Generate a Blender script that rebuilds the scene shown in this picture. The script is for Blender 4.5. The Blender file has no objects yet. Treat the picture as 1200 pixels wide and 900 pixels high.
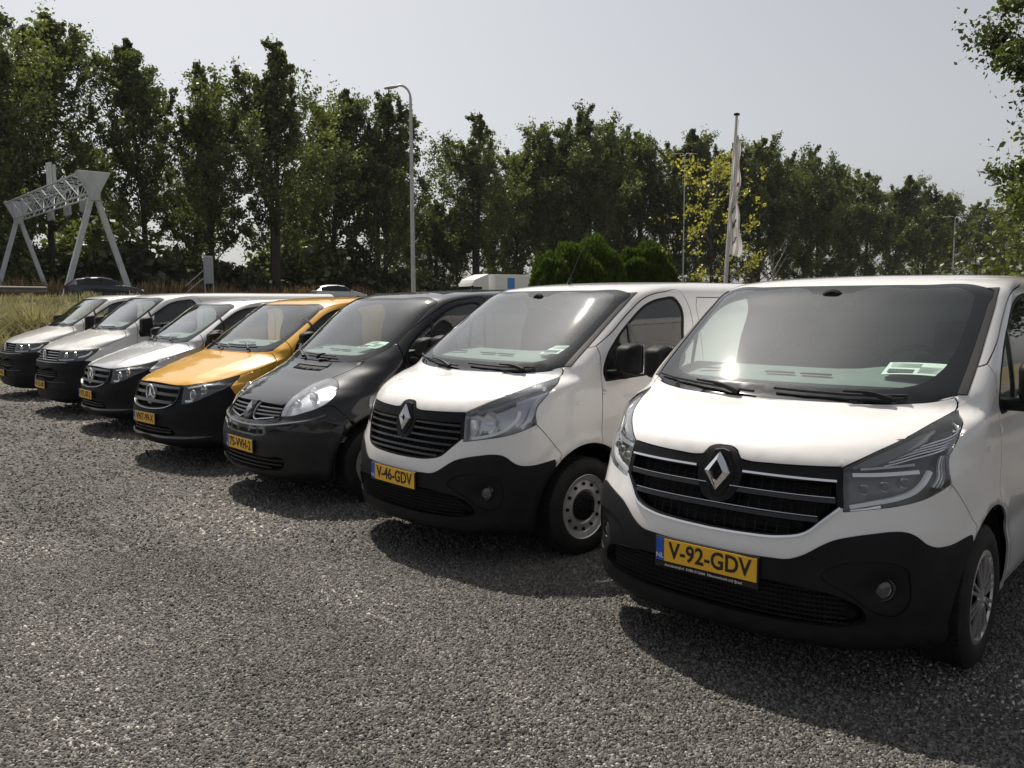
import bpy, bmesh, math, random
import numpy as np
from mathutils import Vector, Matrix
from mathutils.geometry import delaunay_2d_cdt
R = math.radians
rng = np.random.default_rng(7)
random.seed(7)
scene = bpy.context.scene
col = scene.collection
# ---------------------------------------------------------------- camera
cam_d = bpy.data.cameras.new('camera'); cam = bpy.data.objects.new('camera', cam_d); col.objects.link(cam)
CAM_H = 1.726
cam_d.sensor_width = 36.0; cam_d.lens = 36.0*964.6/1200.0
cam_d.clip_start = 0.05; cam_d.clip_end = 3000
cam.matrix_world = Matrix.Translation((0, 0, CAM_H)) @ Matrix.Rotation(R(90-5.667), 4, 'X') @ Matrix.Rotation(R(-.19), 4, 'Z')
scene.camera = cam
# ---------------------------------------------------------------- sky and sun
SUN_AZ, SUN_EL = R(-25), R(56.5)          # azimuth from +Y, negative = left
sun_dir = Vector((math.sin(SUN_AZ)*math.cos(SUN_EL), math.cos(SUN_AZ)*math.cos(SUN_EL), math.sin(SUN_EL)))
world = bpy.data.worlds.new('World'); scene.world = world; world.use_nodes = True
wn = world.node_tree.nodes; wl = world.node_tree.links
bg = wn['Background']
sky = wn.new('ShaderNodeTexSky'); sky.sky_type = 'NISHITA'; sky.sun_disc = False
sky.sun_elevation = SUN_EL; sky.sun_rotation = SUN_AZ
sky.air_density = 1.0; sky.dust_density = 2.4; sky.ozone_density = 1.0; sky.altitude = 0
hs = wn.new('ShaderNodeHueSaturation'); hs.inputs['Saturation'].default_value = 0.24
wl.new(sky.outputs[0], hs.inputs['Color']); wl.new(hs.outputs[0], bg.inputs['Color'])
bg.inputs['Strength'].default_value = 0.088
sun_l = bpy.data.lights.new('sun', 'SUN'); sun_l.energy = 4.4; sun_l.angle = R(.6); sun_l.color = (1.0, .925, .82)
sun = bpy.data.objects.new('sun', sun_l); col.objects.link(sun); sun.rotation_euler = sun_dir.to_track_quat('Z', 'Y').to_euler()
scene.view_settings.view_transform = 'Standard'; scene.view_settings.look = 'None'
scene.view_settings.gamma = 1.0; scene.view_settings.exposure = 0.25; scene.view_settings.use_curve_mapping = False
scene.cycles.max_bounces = 8; scene.cycles.transparent_max_bounces = 16
HAZE = 0.00010
# ---------------------------------------------------------------- materials
MATS = {}
def mat(name, color=(.5, .5, .5), rough=.5, metal=0.0, spec=.5, coat=0.0, noise=0.0, nscale=30.0, bump=0.0, bscale=80.0, flake=0.0):
    if name in MATS: return MATS[name]
    m = bpy.data.materials.new(name); m.use_nodes = True
    n, l = m.node_tree.nodes, m.node_tree.links; b = n['Principled BSDF']
    b.inputs['Base Color'].default_value = (*color, 1); b.inputs['Roughness'].default_value = rough
    b.inputs['Metallic'].default_value = metal; b.inputs['Specular IOR Level'].default_value = spec
    if coat: b.inputs['Coat Weight'].default_value = coat; b.inputs['Coat Roughness'].default_value = .04
    tc = None
    if noise or bump:
        tc = n.new('ShaderNodeTexCoord')
    if noise:
        t = n.new('ShaderNodeTexNoise'); t.inputs['Scale'].default_value = nscale; t.inputs['Detail'].default_value = 6
        l.new(tc.outputs['Object'], t.inputs['Vector'])
        r = n.new('ShaderNodeValToRGB'); e = r.color_ramp.elements
        e[0].position = .3; e[1].position = .7
        e[0].color = tuple(c*(1-noise) for c in color)+(1,); e[1].color = tuple(min(1, c*(1+noise)) for c in color)+(1,)
        l.new(t.outputs['Fac'], r.inputs['Fac']); l.new(r.outputs['Color'], b.inputs['Base Color'])
    if bump:
        t2 = n.new('ShaderNodeTexNoise'); t2.inputs['Scale'].default_value = bscale; t2.inputs['Detail'].default_value = 4
        l.new(tc.outputs['Object'], t2.inputs['Vector'])
        bp = n.new('ShaderNodeBump'); bp.inputs['Strength'].default_value = bump; bp.inputs['Distance'].default_value = .01
        l.new(t2.outputs['Fac'], bp.inputs['Height']); l.new(bp.outputs['Normal'], b.inputs['Normal'])
    MATS[name] = m; return m
def paint(name, color, metal=0.0, rough=.35, dust=.25, dustcol=(.42, .38, .33)):
    """car paint under clear coat with thin road dust that follows noise and gathers low down"""
    if name in MATS: return MATS[name]
    m = bpy.data.materials.new(name); m.use_nodes = True
    n, l = m.node_tree.nodes, m.node_tree.links; b = n['Principled BSDF']
    b.inputs['Metallic'].default_value = metal; b.inputs['Specular IOR Level'].default_value = .12
    b.inputs['Coat Weight'].default_value = 1.0; b.inputs['Coat IOR'].default_value = 1.5
    tc = n.new('ShaderNodeTexCoord')
    t = n.new('ShaderNodeTexNoise'); t.inputs['Scale'].default_value = 3.0; t.inputs['Detail'].default_value = 8; t.inputs['Roughness'].default_value = .65
    l.new(tc.outputs['Object'], t.inputs['Vector'])
    mr = n.new('ShaderNodeMapRange'); mr.inputs['From Min'].default_value = .35; mr.inputs['From Max'].default_value = .8
    mr.inputs['To Min'].default_value = 0.02; mr.inputs['To Max'].default_value = dust
    l.new(t.outputs['Fac'], mr.inputs['Value'])
    mx = n.new('ShaderNodeMix'); mx.data_type = 'RGBA'
    mx.inputs[6].default_value = (*color, 1); mx.inputs[7].default_value = (*dustcol, 1)
    l.new(mr.outputs[0], mx.inputs[0]); l.new(mx.outputs[2], b.inputs['Base Color'])
    b.inputs['Roughness'].default_value = rough
    mr2 = n.new('ShaderNodeMapRange'); mr2.inputs['To Min'].default_value = .01; mr2.inputs['To Max'].default_value = .07
    l.new(t.outputs['Fac'], mr2.inputs['Value']); l.new(mr2.outputs[0], b.inputs['Coat Roughness'])
    t3 = n.new('ShaderNodeTexNoise'); t3.inputs['Scale'].default_value = 60; t3.inputs['Detail'].default_value = 2
    l.new(tc.outputs['Object'], t3.inputs['Vector'])
    bp = n.new('ShaderNodeBump'); bp.inputs['Strength'].default_value = .02; bp.inputs['Distance'].default_value = .002
    l.new(t3.outputs['Fac'], bp.inputs['Height']); l.new(bp.outputs['Normal'], b.inputs['Coat Normal'])
    MATS[name] = m; return m
def glass(name, tint=(.8, .9, .86), ior=1.5, rough=.03, gain=1.6, dust=.03, dustcol=(.6, .6, .56), haze=0.0):
    """thin pane: see-through tint plus Fresnel reflection (both faces of the pane) and a film of dust, on windscreens tinted with painted reflection"""
    if name in MATS: return MATS[name]
    m = bpy.data.materials.new(name); m.use_nodes = True
    n, l = m.node_tree.nodes, m.node_tree.links; n.remove(n['Principled BSDF']); out = n['Material Output']
    tr = n.new('ShaderNodeBsdfTransparent'); tr.inputs[0].default_value = (*tint, 1)
    gl = n.new('ShaderNodeBsdfGlossy'); gl.inputs['Roughness'].default_value = rough; gl.inputs[0].default_value = (1, 1, 1, 1)
    # Schlick reflectance, the same from both sides of the pane
    ge = n.new('ShaderNodeNewGeometry'); vm = n.new('ShaderNodeVectorMath'); vm.operation = 'DOT_PRODUCT'; l.new(ge.outputs['Normal'], vm.inputs[0]); l.new(ge.outputs['Incoming'], vm.inputs[1])
    def mth(op, a, b=None):
        q = n.new('ShaderNodeMath'); q.operation = op
        for i, x in enumerate((a, b)):
            if x is None: continue
            if isinstance(x, (int, float)): q.inputs[i].default_value = x
            else: l.new(x, q.inputs[i])
        return q
    c5 = mth('POWER', mth('SUBTRACT', 1.0, mth('ABSOLUTE', vm.outputs['Value']).outputs[0]).outputs[0], 5.0)
    f0 = ((ior-1)/(ior+1))**2
    mu = mth('MULTIPLY', mth('MULTIPLY_ADD', c5.outputs[0], 1-f0).outputs[0], gain); mu.use_clamp = True
    for q in n:
        if q.type == 'MATH' and q.operation == 'MULTIPLY_ADD': q.inputs[2].default_value = f0
    df = n.new('ShaderNodeBsdfDiffuse'); df.inputs[0].default_value = (*dustcol, 1)
    tc = n.new('ShaderNodeTexCoord'); t = n.new('ShaderNodeTexNoise'); t.inputs['Scale'].default_value = 4; t.inputs['Detail'].default_value = 7
    l.new(tc.outputs['Object'], t.inputs['Vector'])
    md = n.new('ShaderNodeMath'); md.operation = 'MULTIPLY'; md.inputs[1].default_value = 2*dust; l.new(t.outputs['Fac'], md.inputs[0])
    m1 = n.new('ShaderNodeMixShader'); l.new(md.outputs[0], m1.inputs[0]); l.new(tr.outputs[0], m1.inputs[1]); l.new(df.outputs[0], m1.inputs[2])
    m2 = n.new('ShaderNodeMixShader'); l.new(mu.outputs[0], m2.inputs[0]); l.new(m1.outputs[0], m2.inputs[1]); l.new(gl.outputs[0], m2.inputs[2])
    last = m2
    if haze:      # bloom added by a rough lobe: a faint broad glare round reflected lights
        g2 = n.new('ShaderNodeBsdfGlossy'); g2.inputs['Roughness'].default_value = .16
        m3 = n.new('ShaderNodeMixShader'); mh = n.new('ShaderNodeMath'); mh.operation = 'MULTIPLY'; mh.inputs[1].default_value = haze; l.new(mu.outputs[0], mh.inputs[0])
        l.new(mh.outputs[0], m3.inputs[0]); l.new(m2.outputs[0], m3.inputs[1]); l.new(g2.outputs[0], m3.inputs[2]); last = m3
    l.new(last.outputs[0], out.inputs['Surface'])
    MATS[name] = m; return m
# ---------------------------------------------------------------- objects
def link(o, parent=None):
    col.objects.link(o)
    if parent is not None: o.parent = parent
    return o
def tag(o, label=None, cat=None, group=None, kind=None):
    if label: o['label'] = label
    if cat: o['category'] = cat
    if group: o['group'] = group
    if kind: o['kind'] = kind
    return o
def empty(name, loc=(0, 0, 0), rz=0.0, label=None, cat=None, group=None):
    o = bpy.data.objects.new(name, None); o.location = loc; o.rotation_euler = (0, 0, rz); o.empty_display_size = .2
    link(o); return tag(o, label, cat, group)
def obj(name, verts, faces, m, parent=None, smooth=False, normals=None, angle=None):
    me = bpy.data.meshes.new(name)
    me.from_pydata([tuple(map(float, v)) for v in verts], [], [tuple(map(int, f)) for f in faces])
    if m is not None: me.materials.append(m)
    if smooth or normals is not None or angle is not None:
        me.polygons.foreach_set('use_smooth', [True]*len(me.polygons))
    if angle is not None: me.set_sharp_from_angle(angle=R(angle))
    if normals is not None: me.normals_split_custom_set([tuple(map(float, n)) for n in normals])
    me.update()
    return link(bpy.data.objects.new(name, me), parent)
def obj_np(name, V, F, m, parent=None, smooth=False, attr=None):
    """fast path: V (n,3), F (k,3 or 4) numpy"""
    V = np.asarray(V, np.float32); F = np.asarray(F, np.int32); k = F.shape[1]
    me = bpy.data.meshes.new(name); me.vertices.add(len(V)); me.vertices.foreach_set('co', V.ravel())
    me.loops.add(F.size); me.loops.foreach_set('vertex_index', F.ravel())
    me.polygons.add(len(F)); me.polygons.foreach_set('loop_start', np.arange(0, F.size, k, dtype=np.int32))
    if smooth: me.polygons.foreach_set('use_smooth', np.ones(len(F), bool))
    if attr is not None:
        a = me.attributes.new('tone', 'FLOAT', 'POINT'); a.data.foreach_set('value', np.asarray(attr, np.float32))
    me.update(calc_edges=True); me.materials.append(m)
    return link(bpy.data.objects.new(name, me), parent)
class MB:
    """collects shapes, builds one mesh"""
    def __init__(s): s.v = []; s.f = []
    def add(s, v, f):
        k = len(s.v); s.v += [tuple(p) for p in v]; s.f += [tuple(i+k for i in q) for q in f]; return s
    def box(s, c, d, rot=None, ch=0.0):
        x, y, z = (q/2 for q in d)
        V = [Vector((a*x, b*y, e*z)) for a in (-1, 1) for b in (-1, 1) for e in (-1, 1)]
        if rot is not None: V = [rot @ p for p in V]
        V = [p+Vector(c) for p in V]
        return s.add(V, [(0, 1, 3, 2), (4, 6, 7, 5), (0, 4, 5, 1), (2, 3, 7, 6), (0, 2, 6, 4), (1, 5, 7, 3)])
    def tube(s, pts, rad, n=8, cap=True, sx=1.0):
        pts = [Vector(p) for p in pts]; rr = rad if hasattr(rad, '__len__') else [rad]*len(pts)
        V = []; ref = None
        for i, p in enumerate(pts):
            t = (pts[min(i+1, len(pts)-1)]-pts[max(i-1, 0)]).normalized()
            if ref is None: ref = t.orthogonal().normalized()
            a = (ref-t*ref.dot(t)).normalized(); ref = a; b = t.cross(a)
            V += [p+(a*math.cos(2*math.pi*k/n)*sx+b*math.sin(2*math.pi*k/n))*rr[i] for k in range(n)]
        F = [(i*n+k, i*n+(k+1) % n, (i+1)*n+(k+1) % n, (i+1)*n+k) for i in range(len(pts)-1) for k in range(n)]
        if cap: F += [tuple(range(n))[::-1], tuple(range((len(pts)-1)*n, len(pts)*n))]
        return s.add(V, F)
    def lathe(s, prof, c=(0, 0, 0), axis='Y', n=32, a0=0, a1=2*math.pi):
        """prof: (along axis, radius)"""
        full = abs(a1-a0) > 6.28; m = n if full else n+1; V = []
        for (h, r) in prof:
            for k in range(m):
                t = a0+(a1-a0)*k/n; q = (r*math.cos(t), r*math.sin(t))
                V.append({'Y': (c[0]+q[0], c[1]+h, c[2]+q[1]), 'X': (c[0]+h, c[1]+q[0], c[2]+q[1]), 'Z': (c[0]+q[0], c[1]+q[1], c[2]+h)}[axis])
        F = [(i*m+k, i*m+(k+1) % m, (i+1)*m+(k+1) % m, (i+1)*m+k) for i in range(len(prof)-1) for k in range(n)]
        return s.add(V, F)
    def prism(s, poly, axis, h0, h1, o=(0, 0, 0)):
        """poly (a,b) extruded along axis"""
        f = {'X': lambda a, b, h: (h, a, b), 'Y': lambda a, b, h: (a, h, b), 'Z': lambda a, b, h: (a, b, h)}[axis]
        n = len(poly); V = [tuple(np.add(f(a, b, h0), o)) for a, b in poly]+[tuple(np.add(f(a, b, h1), o)) for a, b in poly]
        return s.add(V, [tuple(range(n))[::-1], tuple(range(n, 2*n))]+[(i, (i+1) % n, n+(i+1) % n, n+i) for i in range(n)])
    def build(s, name, m, parent=None, smooth=False, angle=None, bevel=0.0, seg=2):
        o = obj(name, s.v, s.f, m, parent)
        bm = bmesh.new(); bm.from_mesh(o.data); bmesh.ops.recalc_face_normals(bm, faces=bm.faces)
        if bevel:
            bmesh.ops.bevel(bm, geom=[e for e in bm.edges if len(e.link_faces) == 2 and e.calc_face_angle() > .5], offset=bevel, segments=seg, affect='EDGES', profile=.5)
        bm.to_mesh(o.data); bm.free()
        if smooth or angle is not None or bevel:
            o.data.polygons.foreach_set('use_smooth', [True]*len(o.data.polygons))
            o.data.set_sharp_from_angle(angle=R(angle if angle is not None else 40))
        return o
def place(o, loc, rz): o.location = loc; o.rotation_euler = (0, 0, rz)
def text_mesh(body, size, extrude=.002, bold=0.0, spacing=1.0):
    cu = bpy.data.curves.new('t', 'FONT'); cu.body = body; cu.size = size; cu.extrude = extrude; cu.offset = bold
    cu.align_x = 'CENTER'; cu.align_y = 'CENTER'; cu.space_character = spacing; cu.resolution_u = 3
    o = bpy.data.objects.new('t', cu); col.objects.link(o)
    me = bpy.data.meshes.new_from_object(o.evaluated_get(bpy.context.evaluated_depsgraph_get()))
    bpy.data.objects.remove(o); bpy.data.curves.remove(cu)
    V = np.array([v.co[:] for v in me.vertices]); F = [tuple(p.vertices) for p in me.polygons]
    bpy.data.meshes.remove(me)
    return V, F
# ---------------------------------------------------------------- lofted car skin
def pchip(x, y):
    x = np.array(x, float); y = np.array(y, float); h = np.diff(x); d = np.diff(y)/h; n = len(x); m = np.zeros(n)
    for i in range(1, n-1):
        if d[i-1]*d[i] > 0:
            w1 = 2*h[i]+h[i-1]; w2 = h[i]+2*h[i-1]; m[i] = (w1+w2)/(w1/d[i-1]+w2/d[i])
    m[0] = d[0]; m[-1] = d[-1]
    def f(q):
        q = np.clip(np.asarray(q, float), x[0], x[-1]); i = np.clip(np.searchsorted(x, q)-1, 0, n-2)
        t = (q-x[i])/h[i]; t2 = t*t; t3 = t2*t
        return (2*t3-3*t2+1)*y[i]+(t3-2*t2+t)*h[i]*m[i]+(-2*t3+3*t2)*y[i+1]+(t3-t2)*h[i]*m[i+1]
    return f
class Surf:
    """half body as stacked waterlines; rows (z, x of nose, half width, corner length, roundness); x runs backwards"""
    def __init__(s, rows, xr=5.0, disp=None):
        A = np.array(rows, float); c = np.concatenate([[0], np.cumsum(np.hypot(np.diff(A[:, 0]), np.diff(A[:, 1]))+1e-4)])
        s.vmax = c[-1]; s.z, s.xf, s.W, s.L, s.n = (pchip(c, A[:, k]) for k in range(5)); s.xr = xr; s.disp = disp
        s.tv = np.linspace(0, s.vmax, 4000); s.tz = s.z(s.tv)
    def vz(s, z): return np.interp(z, s.tz, s.tv)
    def base(s, u, v):
        u = np.asarray(u, float); v = np.asarray(v, float)
        z = s.z(v); xf = s.xf(v); W = s.W(v); L = s.L(v); n = s.n(v)
        ph = np.clip(u, 0, 1)*np.pi/2; a = np.sin(ph); b = np.cos(ph); r = (np.abs(a)**n+np.abs(b)**n)**(-1/n)
        x = xf+L*(1-r*b); y = W*r*a
        x = x+np.where(u > 1, np.clip(u-1, 0, 1)*(s.xr-xf-L), 0)
        return np.stack([x, y, z], -1)
    def nrm(s, f, u, v, e=2e-3):
        u = np.asarray(u, float); v = np.asarray(v, float)
        du = f(u+e, v)-f(np.maximum(u-e, 0), v); dv = f(u, np.minimum(v+e, s.vmax))-f(u, np.maximum(v-e, 0))
        N = -np.cross(du, dv)
        N[..., 1] = np.where(u < 1e-6, 0, N[..., 1])
        N /= np.linalg.norm(N, axis=-1, keepdims=True)+1e-12
        bad = v > s.vmax-1e-4; N[bad] = (0, 0, 1)
        return N
    def P(s, u, v):
        p = s.base(u, v)
        if s.disp is None: return p
        return p+s.nrm(s.base, u, v)*(s.disp(p[..., 0], p[..., 1], p[..., 2]))[..., None]
    def N(s, u, v): return s.nrm(s.P, u, v, 4e-3)
    def fuv(s, y, z):
        v = s.vz(z); W = s.W(v); n = s.n(v); a = np.clip(np.abs(y)/W, 0, .99999); b = (1-a**n)**(1/n)
        return np.arctan2(a, b)/(np.pi/2), v
    def suv(s, x, z):
        v = s.vz(z); xf = s.xf(v); L = s.L(v); n = s.n(v); b = 1-(x-xf)/L; bb = np.clip(b, 0, 1); a = (1-bb**n)**(1/n)
        return np.where(b < 0, 1+(x-xf-L)/(s.xr-xf-L), np.arctan2(a, bb)/(np.pi/2)), v
    def at(s, y, z, off=0.0):
        """front point, y signed, in vehicle coordinates (X forward, Y left, Z up)"""
        u, v = s.fuv(abs(y), z); u = np.atleast_1d(u); v = np.atleast_1d(v)
        p = (s.P(u, v)+s.N(u, v)*off)[0]; return Vector((-p[0], p[1]*(1 if y >= 0 else -1), p[2]))
    def ats(s, ys, zs, off=0.0):
        ys = np.asarray(ys, float)+np.zeros(np.shape(zs)); zs = np.asarray(zs, float)+np.zeros(np.shape(ys))
        u, v = s.fuv(np.abs(ys), zs); p = s.P(u, v)+s.N(u, v)*off; p[:, 0] *= -1; p[:, 1] *= np.where(ys >= 0, 1, -1)
        return [Vector(q) for q in p]
    def nat(s, y, z):
        u, v = s.fuv(abs(y), z); p = s.N(np.atleast_1d(u), np.atleast_1d(v))[0]; return Vector((-p[0], p[1]*(1 if y >= 0 else -1), p[2]))
    def sat(s, x, z, side=1, off=0.0):
        u, v = s.suv(x, z); u = np.atleast_1d(u); v = np.atleast_1d(v)
        p = (s.P(u, v)+s.N(u, v)*off)[0]; return Vector((-p[0], p[1]*side, p[2]))
UF, US = 1.6, 3.6
def u2d(u): u = np.asarray(u, float); return np.where(u <= 1, u*UF, UF+(u-1)*US)
def d2u(d): d = np.asarray(d, float); return np.where(d <= UF, d/UF, 1+(d-UF)/US)
def smooth_pts(pts, closed, step):
    """pts: list of (x,y[,'c']) with corner flags -> dense polyline through them"""
    n = len(pts); P = [np.array(p[:2], float) for p in pts]; C = [len(p) > 2 for p in pts]; out = []
    rngk = range(n) if closed else range(n-1)
    for i in rngk:
        a, b = P[i], P[(i+1) % n]
        pa = P[i-1] if (i > 0 or closed) and not C[i] else a-(b-a)
        j = (i+2) % n
        pb = P[j] if ((i+2 < n) or closed) and not C[(i+1) % n] else b+(b-a)
        if C[i] and C[(i+1) % n]: pa, pb = a-(b-a), b+(b-a)
        k = max(1, int(np.ceil(np.linalg.norm(b-a)/step)))
        # chordal-ish tangents
        la = max(np.linalg.norm(a-pa), 1e-6); l = max(np.linalg.norm(b-a), 1e-6); lb = max(np.linalg.norm(pb-b), 1e-6)
        ta = ((b-a)/l*la+(a-pa)/la*l)/(la+l)*l; tb = ((pb-b)/lb*l+(b-a)/l*lb)/(l+lb)*l
        for q in range(k):
            t = q/k; t2 = t*t; t3 = t2*t
            out.append((2*t3-3*t2+1)*a+(t3-2*t2+t)*ta+(-2*t3+3*t2)*b+(t3-t2)*tb)
    if not closed: out.append(P[-1])
    return np.array(out)
def outline(S, pts, closed=True, step=.03):
    """pts tagged ('f',y,z[,'c']) or ('s',x,z[,'c']): splined in space, then mapped to the skin's flat domain"""
    q = []
    for p in pts:
        u, v = S.fuv(p[1], p[2]) if p[0] == 'f' else S.suv(p[1], p[2])
        q.append(S.base(u, v))
    n = len(pts); C = [len(p) > 3 for p in pts]; out = []
    for i in (range(n) if closed else range(n-1)):
        j = (i+1) % n; a, b = q[i], q[j]
        pa = q[i-1] if (i > 0 or closed) and not C[i] else a-(b-a)
        pb = q[(i+2) % n] if (i+2 < n or closed) and not C[j] else b+(b-a)
        k = max(1, int(np.ceil(np.linalg.norm(b-a)/step)))
        la = max(np.linalg.norm(a-pa), 1e-6); l = max(np.linalg.norm(b-a), 1e-6); lb = max(np.linalg.norm(pb-b), 1e-6)
        ta = ((b-a)/l*la+(a-pa)/la*l)/(la+l)*l; tb = ((pb-b)/lb*l+(b-a)/l*lb)/(l+lb)*l
        t = np.arange(k)[:, None]/k; t2 = t*t; t3 = t2*t
        d = (2*t3-3*t2+1)*a+(t3-2*t2+t)*ta+(-2*t3+3*t2)*b+(t3-t2)*tb
        if pts[i][0] == 'f' and pts[j][0] == 'f': u, v = S.fuv(np.maximum(d[:, 1], 0), d[:, 2])
        else: u, v = S.suv(d[:, 0], d[:, 2])
        if pts[i][0] == 'f': u0, v0 = S.fuv(pts[i][1], pts[i][2])
        else: u0, v0 = S.suv(pts[i][1], pts[i][2])
        u = np.array(u); u[0] = u0
        out.append(np.stack([u2d(u), v], 1))
    if not closed:
        u, v = S.fuv(pts[-1][1], pts[-1][2]) if pts[-1][0] == 'f' else S.suv(pts[-1][1], pts[-1][2])
        out.append(np.array([[float(u2d(u)), float(v)]]))
    return np.vstack(out)
def inpoly(poly, Q):
    x, y = Q[:, 0], Q[:, 1]; r = np.zeros(len(Q), bool); n = len(poly)
    for i in range(n):
        (x1, y1), (x2, y2) = poly[i], poly[(i+1) % n]
        if y1 == y2: continue
        c = ((y1 > y) != (y2 > y)) & (x < (x2-x1)*(y-y1)/(y2-y1)+x1); r ^= c
    return r
class Skin:
    def __init__(s, S, regions, gs=.05, gs2=.16, base='body'):
        """regions: list of (label, tagged points); later ones win"""
        s.S = S; polys = [(lab, outline(S, pts)) for lab, pts in regions]; s.polys = dict(polys)
        V = []; E = []
        def loop(P):
            k = len(V); V.extend([Vector((float(a), float(b))) for a, b in P]); n = len(P); E.extend([(k+i, k+(i+1) % n) for i in range(n)])
        D = UF+US; nb = int(S.vmax/.04)
        B = [(x, 0) for x in np.linspace(0, UF, 40)]+[(x, 0) for x in np.linspace(UF, D, 20)[1:]]
        B += [(D, y) for y in np.linspace(0, S.vmax, nb)[1:]]
        B += [(x, S.vmax) for x in np.linspace(D, UF, 20)[1:]]+[(x, S.vmax) for x in np.linspace(UF, 0, 40)[1:]]
        B += [(0, y) for y in np.linspace(S.vmax, 0, nb)[1:-1]]
        loop(B)
        for _, P in polys:
            P = P.copy(); P[:, 0] = np.clip(P[:, 0], 0, D); P[:, 1] = np.clip(P[:, 1], 0, S.vmax); loop(P)
        gr = [(a+.013*math.sin(b*57), b+.011*math.sin(a*41)) for a in np.arange(gs, UF+.7, gs) for b in np.arange(gs, S.vmax-.01, gs)]
        gr += [(a, b) for a in np.arange(UF+.75, D, gs2) for b in np.arange(gs, S.vmax-.01, gs*1.5)]
        gr = np.array(gr); O_ = np.vstack([P for _, P in polys]); keep = np.ones(len(gr), bool)
        for k in range(0, len(gr), 400):
            d2 = ((gr[k:k+400, None]-O_[None])**2).sum(-1).min(1); keep[k:k+400] = d2 > .021**2
        V.extend([Vector((float(a), float(b))) for a, b in gr[keep]])
        vo, eo, fo, *_ = delaunay_2d_cdt(V, E, [], 0, 1e-5)
        s.D = np.array([p[:] for p in vo]); F = np.array([f for f in fo if len(f) == 3])
        cen = s.D[F].mean(1)
        area = np.cross(s.D[F[:, 1]]-s.D[F[:, 0]], s.D[F[:, 2]]-s.D[F[:, 0]])
        F = F[np.abs(area) > 1e-9]; cen = s.D[F].mean(1)
        s.F = F; lab = np.array([base]*len(F), dtype=object)
        for L, P in polys: lab[inpoly(P, cen)] = L
        s.lab = lab
        u = d2u(s.D[:, 0]); v = s.D[:, 1]; s.p = S.P(u, v); s.n = S.N(u, v)
        s.p[s.D[:, 0] < 1e-4, 1] = 0
    def part(s, labels, name, m, parent, side=0, off=0.0, skirt=.012, gap=.0042, smooth_off=None):
        """side 0: both halves in one mesh, +1 left half, -1 right half. skirt: depth of the turned-in edge (to offset off-skirt)"""
        labels = {labels} if isinstance(labels, str) else set(labels)
        F = s.F[[l in labels for l in s.lab]]
        if not len(F): raise Exception('no faces '+name)
        ids = np.unique(F); 
        p = s.p[ids].copy(); n = s.n[ids]; D = s.D[ids]
        G = np.searchsorted(ids, F)
        # boundary
        E_ = np.vstack([G[:, [0, 1]], G[:, [1, 2]], G[:, [2, 0]]]); key = np.sort(E_, 1); key = key[:, 0].astype(np.int64)*len(ids)+key[:, 1]
        _, inv, ct = np.unique(key, return_inverse=True, return_counts=True); bd = [tuple(e) for e in E_[ct[inv.ravel()] == 1].tolist()]
        bd = [(a, b) for a, b in bd if not (D[a, 0] < 1e-4 and D[b, 0] < 1e-4) and not (D[a, 1] > s.S.vmax-1e-4 and D[b, 1] > s.S.vmax-1e-4)]
        p = p+n*off
        if gap and bd:
            bv = set(); [bv.update(e) for e in bd]
            acc = np.zeros_like(p); num = np.zeros(len(p)); c = p[G].mean(1)
            bs = set(bd); e2f = {}
            for k_ in range(3):
                for fi, (a, b) in enumerate(zip(G[:, k_].tolist(), G[:, (k_+1) % 3].tolist())):
                    if (a, b) in bs: e2f[(a, b)] = fi
            for a, b in bd:
                fi = e2f[(a, b)]; t = p[b]-p[a]; w = c[fi]-p[a]; w = w-t*(w@t)/(t@t+1e-12); w /= np.linalg.norm(w)+1e-9
                acc[a] += w; acc[b] += w; num[a] += 1; num[b] += 1
            for i in bv:
                w = acc[i]; k = np.linalg.norm(w)
                if k > .4*num[i]: p[i] += w/k*gap
        fn_ = np.cross(p[G[:, 1]]-p[G[:, 0]], p[G[:, 2]]-p[G[:, 0]]); fl_ = np.einsum('ij,ij->i', fn_, n[G].sum(1)) < 0
        G2 = G.copy(); G2[fl_, 1], G2[fl_, 2] = G[fl_, 2], G[fl_, 1]
        V = list(p); Fo = [tuple(f) for f in G2.tolist()]; NL = list(n[G2].reshape(-1, 3))
        if skirt:
            cs = np.zeros_like(p); ck = np.zeros(len(p)); cf = p[G].mean(1)
            for j in range(3): np.add.at(cs, G[:, j], cf); np.add.at(ck, G[:, j], 1)
            cs /= ck[:, None]; low = {}
            for a, b in bd:
                for i in (a, b):
                    if i not in low: low[i] = len(V); V.append(p[i]-n[i]*skirt)
            for a, b in bd:
                q = (a, b, low[b], low[a]); fn = np.cross(V[q[1]]-V[q[0]], V[q[3]]-V[q[0]]); fn = fn/(np.linalg.norm(fn)+1e-12)
                fi = None
                # outward: away from the panel's own faces
                w = p[a]-cs[a]
                if fn @ w < 0: q = q[::-1]; fn = -fn
                Fo.append(q); NL += [fn]*4
        V = np.array(V); NL = np.array(NL)
        V[:, 0] *= -1; NL[:, 0] *= -1
        def flip(Fo, NL):
            F2 = []; N2 = []; k = 0
            for f in Fo:
                m_ = len(f); F2.append(tuple(f[::-1])); N2 += list(NL[k:k+m_][::-1]); k += m_
            return F2, N2
        Fl, Nl = flip(Fo, NL)      # X mirrored -> flip winding for the left half
        Vr = V.copy(); Vr[:, 1] *= -1; NR = NL.copy(); NR[:, 1] *= -1
        if side == 1: return obj(name, V, Fl, m, parent, normals=Nl)
        if side == -1: return obj(name, Vr, Fo, m, parent, normals=list(NR))
        k = len(V); cl = {i: (i if abs(V[i, 1]) < 1e-5 else i+k) for i in range(k)}
        F2 = Fl+[tuple(cl[i] for i in f) for f in Fo]
        return obj(name, np.vstack([V, Vr]), F2, m, parent, normals=list(Nl)+list(NR))
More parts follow.
